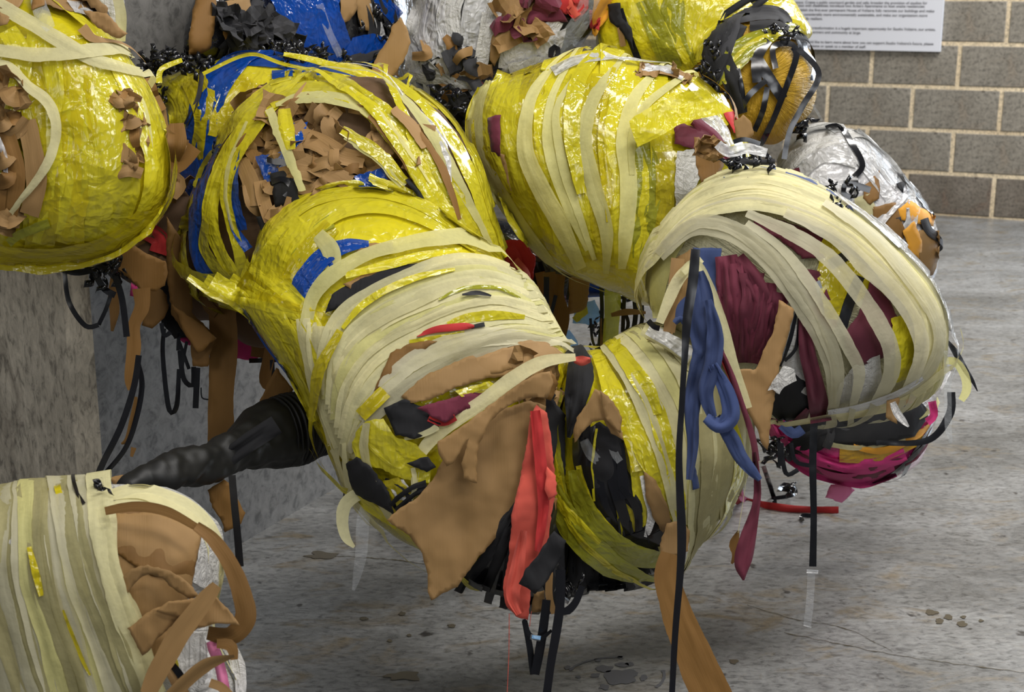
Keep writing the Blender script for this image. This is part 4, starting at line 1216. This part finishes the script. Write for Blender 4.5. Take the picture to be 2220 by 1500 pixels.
# ------------------------------------------------------------------ right cream / maroon bundle
Q = Bundle('cream_maroon_bundle', 'right hand bundle with cream tissue arching over maroon cloth, kraft paper and yellow film', 'bundle', (1740, 650), 2.25, 't')
Q.body([(1405, 655), (1412, 560), (1445, 490), (1500, 430), (1560, 378), (1640, 360), (1720, 374), (1800, 415), (1870, 470), (1950, 540), (2015, 610), (2050, 680), (2058, 740), (2040, 808), (2000, 848), (1920, 878), (1800, 900), (1700, 912), (1640, 890), (1590, 830), (1530, 765), (1450, 715)], (1740, 650), 2.27, .18, 't', amp=.006)
Q.run('''
t 40,50,40,30 1510,440 1450,520 1420,590 1412,655
T 30,36,34,20 1500,480 1450,550 1428,620 1425,690
y P 1455,590 1500,580 1510,640 1480,700 1450,680
Y P 1790,500 1830,540 1890,590 1930,640 1880,640 1850,660 1840,700 1790,690 1770,600 1775,540
y P 1930,690 1965,680 1990,760 1965,820 1935,830 1940,760
Y 16,20,12 1985,650 2010,720 2000,780
m P 1630,470 1700,480 1780,510 1790,560 1740,560 1690,520 1640,500
m P 1735,580 1775,590 1800,650 1830,700 1800,720 1760,690 1740,640
m P 1885,610 1925,650 1955,720 1945,750 1925,772 1850,795 1828,760 1830,720 1860,680
B P 1670,840 1710,800 1745,800 1755,860 1750,900 1690,912 1665,880
W P 1695,790 1725,690 1760,700 1760,860 1740,850 1710,835
W P 1820,830 1850,790 1905,768 1912,840 1880,870 1830,885 1790,890
b 22,24,22 1862,600 1838,660 1820,725
b 22 1797,575 1835,555
b 12,14 1780,640 1770,610
n P 1505,540 1565,540 1562,600 1550,650 1520,640
k P 1470,560 1505,540 1510,600 1480,680 1455,730 1450,640
fan 5 44 mmmmm | 1558,545 1570,620 1585,720 1610,800 | 1700,640 1690,680 1665,740 1640,800
m 30,40,36,26 1600,560 1640,620 1660,690 1640,770
k P@2.06 1690,650 1722,672 1712,720 1698,760 1684,830 1672,905 1664,975 1652,965 1640,930 1612,870 1598,800 1640,800 1655,760 1675,720
b 9 1725,675 1712,735 1690,790
b 7 1732,690 1725,750 1700,780
x 12 1718,670 1700,740 1688,780
W P@2.05 1664,848 1680,820 1698,792 1722,800 1728,825 1700,838 1690,855 1676,845
m 24,34,38,42,46 1742,690 1748,760 1762,820 1772,870 1780,915
m 10,20,10 1715,915 1735,900 1750,880
n 8,14,14,8 1570,392 1600,376 1640,368 1680,376
G 6,8,8,6 1620,392 1670,388 1720,400 1750,415
b 6,9,6 1735,392 1770,402 1800,425
n 4,7,8,4 1700,382 1760,402 1830,450 1850,475
m 6,10,6 1800,436 1830,455 1848,480
fan 24 20 tttdttTttttttttttTttsttt | 1440,490 1540,392 1650,366 1760,398 1880,478 1980,570 2042,670 2050,760 1990,850 | 1425,575 1490,500 1590,460 1690,470 1800,510 1900,600 1970,690 1990,770 1930,865
s 26,36,40,38,36,32,26,18 1440,560 1500,505 1570,505 1640,545 1705,620 1755,700 1795,790 1800,885
s 20,28,32,34,36,34,30,22 1450,540 1520,490 1600,505 1680,570 1735,640 1785,720 1812,800 1798,885
s 14,20,24,26,26,24,14 1620,490 1690,540 1740,600 1785,665 1830,740 1858,800 1845,868
s 16,28,34,36,36,34,34,24 1620,470 1710,510 1780,555 1835,612 1885,680 1920,745 1925,800 1895,860
s 20,30,36,36,34,30,20 1700,470 1800,520 1865,580 1930,640 1975,710 1985,770 1950,850
s 16,26,30,30,26,18 1780,450 1880,520 1960,610 2015,690 2020,760 1975,840
w 8,16,18,14,8 1880,475 1950,545 2010,610 2040,670 2052,730
w 6,10,8 1800,430 1870,480 1940,545
t 12,18,20,18,12 1668,912 1750,900 1850,882 1950,858 2030,800
W 8,14,14,8 1790,880 1860,868 1930,845 1990,810
t 18,22,24,24,22,18@2.03 1480,590 1508,572 1535,620 1565,700 1590,790 1622,885
t 10,14,14@2.04 1475,600 1488,578 1505,568
w 20,24,24,20@2.15 1556,312 1580,330 1620,322 1662,332
G 12@2.18 1590,345 1630,352 1680,350
b 10@2.1 1590,308 1615,302 1648,312
n 30,48,60,62,44,34,26,14@2.0 1510,590 1522,640 1522,700 1532,760 1512,820 1500,890 1502,960 1494,1040
n 16,34,38,34,20@1.985 1535,650 1550,720 1545,790 1530,850 1545,905
n 20,34,40,34,22@1.98 1545,790 1575,850 1584,900 1560,922 1530,905
n 22,34,30,24,12@1.99 1552,905 1585,950 1605,990 1630,1020 1648,1040
n 14,20,14@2.02 1500,640 1478,665 1470,690
n 12,18,16@2.02 1462,700 1478,690 1500,720
m 8,12,12,14,14@2.01 1555,740 1585,810 1610,880 1632,950 1640,1000
m 12,16,18,34,36,4@2.0 1636,980 1642,1050 1638,1100 1622,1165 1610,1220 1612,1258
r 5,7,5@2.01 1560,770 1600,860 1635,960
K 4,22,18,4@2.04 1601,1150 1592,1178 1596,1200 1586,1222
t 1.4@2.03 1622,1010 1612,1080 1600,1155
g 8 1570,800 1590,850
k 30,30,26@2.05 1470,560 1462,640 1450,720
t 20,26,24,18@2.045 1520,560 1475,600 1450,650 1430,700
b 16,16,14,16@2.2 1765,915 1762,1000 1764,1120 1762,1228
w 8@2.195 1749,1238 1774,1240
x 16,17,17@2.2 1759,1240 1756,1300 1750,1356
w 3@2.19 1742,1355 1759,1360
k P@2.15 1922,868 1950,862 1945,900 1945,920 1920,905
W 14,20,16,4@2.1 1935,872 1945,895 1958,912 1970,925
b 6,14,12,8,2@2.2 2055,740 2072,765 2092,800 2108,825 2119,848
T 14,18,20,20,14@2.2 2045,782 2072,785 2092,815 2096,845 2084,868
x 8,14,16,14,6@2.15 2050,760 2054,820 2055,880 2056,930 2062,960
''')
Q.curls('b', 12, (1580, 335, 1690, 360), 2.2, (7, 13), (9, 14)); Q.curls('b', 5, (1800, 430, 1850, 470), 2.18, (6, 10), (8, 12))

# long dark ribbon falling in front
Q.run('b 20,22,20,14,13,15,20,16,14,13@1.92 1508,540 1502,610 1490,690 1484,780 1478,880 1472,1000 1478,1160 1474,1250 1464,1370 1456,1520')
Q.scatter('k', 3, [(1490, 290), (1560, 310), (1560, 350), (1500, 350)], (30, 40))

# ------------------------------------------------------------------ black wrapped arm
def swept(name, path, mat, parent, seg=40, n=90, ribs=None, bump=.004):
    C_ = catmull(path, n); V = []; U = []; Fc = []
    pts = [W(c[0], c[1], c[3]) for c in C_]
    for i, c in enumerate(C_):
        t = (pts[min(i+1, n-1)]-pts[max(i-1, 0)]).normalized(); a = t.cross(FW).normalized(); b = t.cross(a)
        r = c[2]*c[3]/F
        for j in range(seg):
            th = 6.283*j/seg; d = a*math.cos(th)+b*math.sin(th)
            q = pts[i]+d*r; k = noise.noise(Vector((q.x*16, q.y*16, q.z*34)))*bump*1.6+noise.noise(q*60)*bump*.5
            if ribs and i > ribs[0]*n: k += ribs[1]*math.sin(i*ribs[2])
            V.append(q+d*k); U.append((j/seg*r*6, i*.004))
    for i in range(n-1):
        for j in range(seg):
            Fc.append((i*seg+j, i*seg+(j+1) % seg, (i+1)*seg+(j+1) % seg, (i+1)*seg+j))
    Fc += [tuple(reversed(range(seg))), tuple(range((n-1)*seg, n*seg))]
    return mesh_obj(name, V, Fc, mat, parent, U)
P = thing('black_arm', W(480, 1000, 2.25), 'thick black arm wrapped in dull plastic, joining the lower left bundle to the central one', 'tube')
mb = sheet_mat('black_wrap', (.011, .011, .011), 'ribbon'); mb.node_tree.nodes['Principled BSDF'].inputs['Roughness'].default_value = .55
swept('wrapped_arm', [(270, 1058, 14, 2.05), (310, 1040, 26, 2.08), (350, 1026, 38, 2.1), (400, 1012, 44, 2.14), (460, 998, 44, 2.2), (520, 972, 52, 2.26), (570, 950, 66, 2.32), (620, 938, 74, 2.36)], mb, P, bump=.007)
swept('ribbed_cuff', [(605, 938, 72, 2.35), (640, 930, 74, 2.37), (680, 922, 66, 2.4), (730, 915, 60, 2.42)], mb, P, ribs=(.0, .0045, .9), bump=.002)
Pb = Bundle.__new__(Bundle); Pb.c = (480, 1000); Pb.z = 2.2; Pb.root = P; Pb.main = 'b'; Pb.layer = 0; Pb.bvh = None
Pb.run('''
b 16,16,16,17@2.12 503,1030 508,1090 515,1160 520,1228
B 40,44@2.2 470,1010 540,960 600,920
K P@2.2 450,1062 486,1040 500,1050 516,1085 532,1112 522,1135 488,1155 480,1128 460,1100
k P@2.12 236,1035 278,1028 276,1040 250,1056
''')

# ------------------------------------------------------------------ lower-left bundle
B_ = Bundle('draped_cream_bundle', 'lower left bundle veiled in slanting cream tissue bands, brown paper spilling from its open end', 'bundle', (180, 1380), 1.9, 't')
B_.body([(-150, 1120), (0, 1078), (130, 1064), (215, 1052), (280, 1052), (350, 1062), (400, 1082), (440, 1110), (474, 1145), (482, 1200), (476, 1270), (466, 1350), (480, 1420), (505, 1480), (515, 1560), (450, 1680), (200, 1730), (-100, 1680), (-200, 1400)], (180, 1370), 1.92, .17, 'W', amp=.006)
B_.run('''
k P 225,1140 250,1115 330,1112 400,1130 436,1152 428,1200 416,1262 405,1300 380,1390 330,1470 280,1400 250,1320 240,1230
W P 228,1118 252,1115 250,1160 244,1190 232,1165
K 24,30,34,26 215,1080 215,1150 238,1220 258,1290
K P 252,1108 330,1106 400,1128 436,1150 430,1190 416,1258 330,1248 244,1195
t 20,34,40,40,36,34,24 230,1078 300,1066 370,1088 430,1125 462,1175 468,1240 462,1300
t 10,22,26,24,16 240,1098 310,1082 380,1108 435,1145 468,1190
W P 435,1160 460,1170 472,1220 470,1290 430,1270 415,1260
K 18,22,22,16@1.76 228,1108 290,1098 360,1108 425,1142
K 22,30,36,44,46,40,30@1.74 425,1140 462,1170 500,1225 525,1290 532,1340 500,1378 450,1372
k P@1.74 262,1300 266,1250 285,1232 320,1225 370,1238 408,1262 432,1290 415,1300 380,1280 350,1252 322,1243 300,1255 285,1275
k P@1.73 278,1362 330,1320 400,1300 416,1310 390,1340 345,1380 320,1415 308,1422
k P@1.725 340,1325 360,1305 465,1292 495,1320 520,1356 480,1350 430,1362 385,1390 400,1340
W P@1.75 375,1395 400,1375 440,1370 452,1410 450,1470 415,1500 390,1450
w 14 440,1380 450,1440 445,1500
Y 24,30,20 365,1395 385,1440 400,1490
b 12,16,14@1.72 360,1425 385,1455 405,1485
k 34,44,48,44,38,22@1.70 320,1505 345,1450 378,1392 410,1345 445,1300 470,1268
k 30,26@1.72 360,1430 380,1470 400,1510
K 18,34,34,22 215,1290 210,1350 235,1410 260,1450
q 24@1.75 455,1390 475,1440 490,1510
W 30,34,26 495,1400 515,1440 520,1510
k 26,30,28,6@1.69 350,1530 400,1480 450,1440 508,1422
K 20,26,16@1.73 470,1395 500,1400 508,1430
k 20@1.74 455,1480 480,1490 500,1510
W 30 430,1500 470,1490
fan 6 60 yWdYWy | -80,1108 -80,1290 -50,1420 -10,1560 | 205,1060 220,1200 270,1350 330,1540
fan 16 40 sdsdsdsTddsTdsds | -80,1106 -90,1290 -60,1420 -20,1560 | 218,1056 235,1200 285,1350 345,1540
Y 14,22,18,8 132,1085 150,1150 175,1220 195,1290
Y 10,16,10 68,1190 85,1250 95,1290
Y 5,9,9,5 142,1320 160,1370 180,1420 200,1460
e 14,24,20 150,1072 185,1066 222,1062
fan 4 44 sdst | 100,1078 130,1220 190,1370 250,1540 | 230,1072 250,1220 300,1370 360,1540
t 26,36,40,38 222,1110 250,1250 290,1370 345,1520
b 8 172,1085 185,1105
b 14 205,1040 212,1060 228,1068
''')
B_.curls('b', 8, (200, 1032, 232, 1062), 1.82, (7, 12), (8, 13))
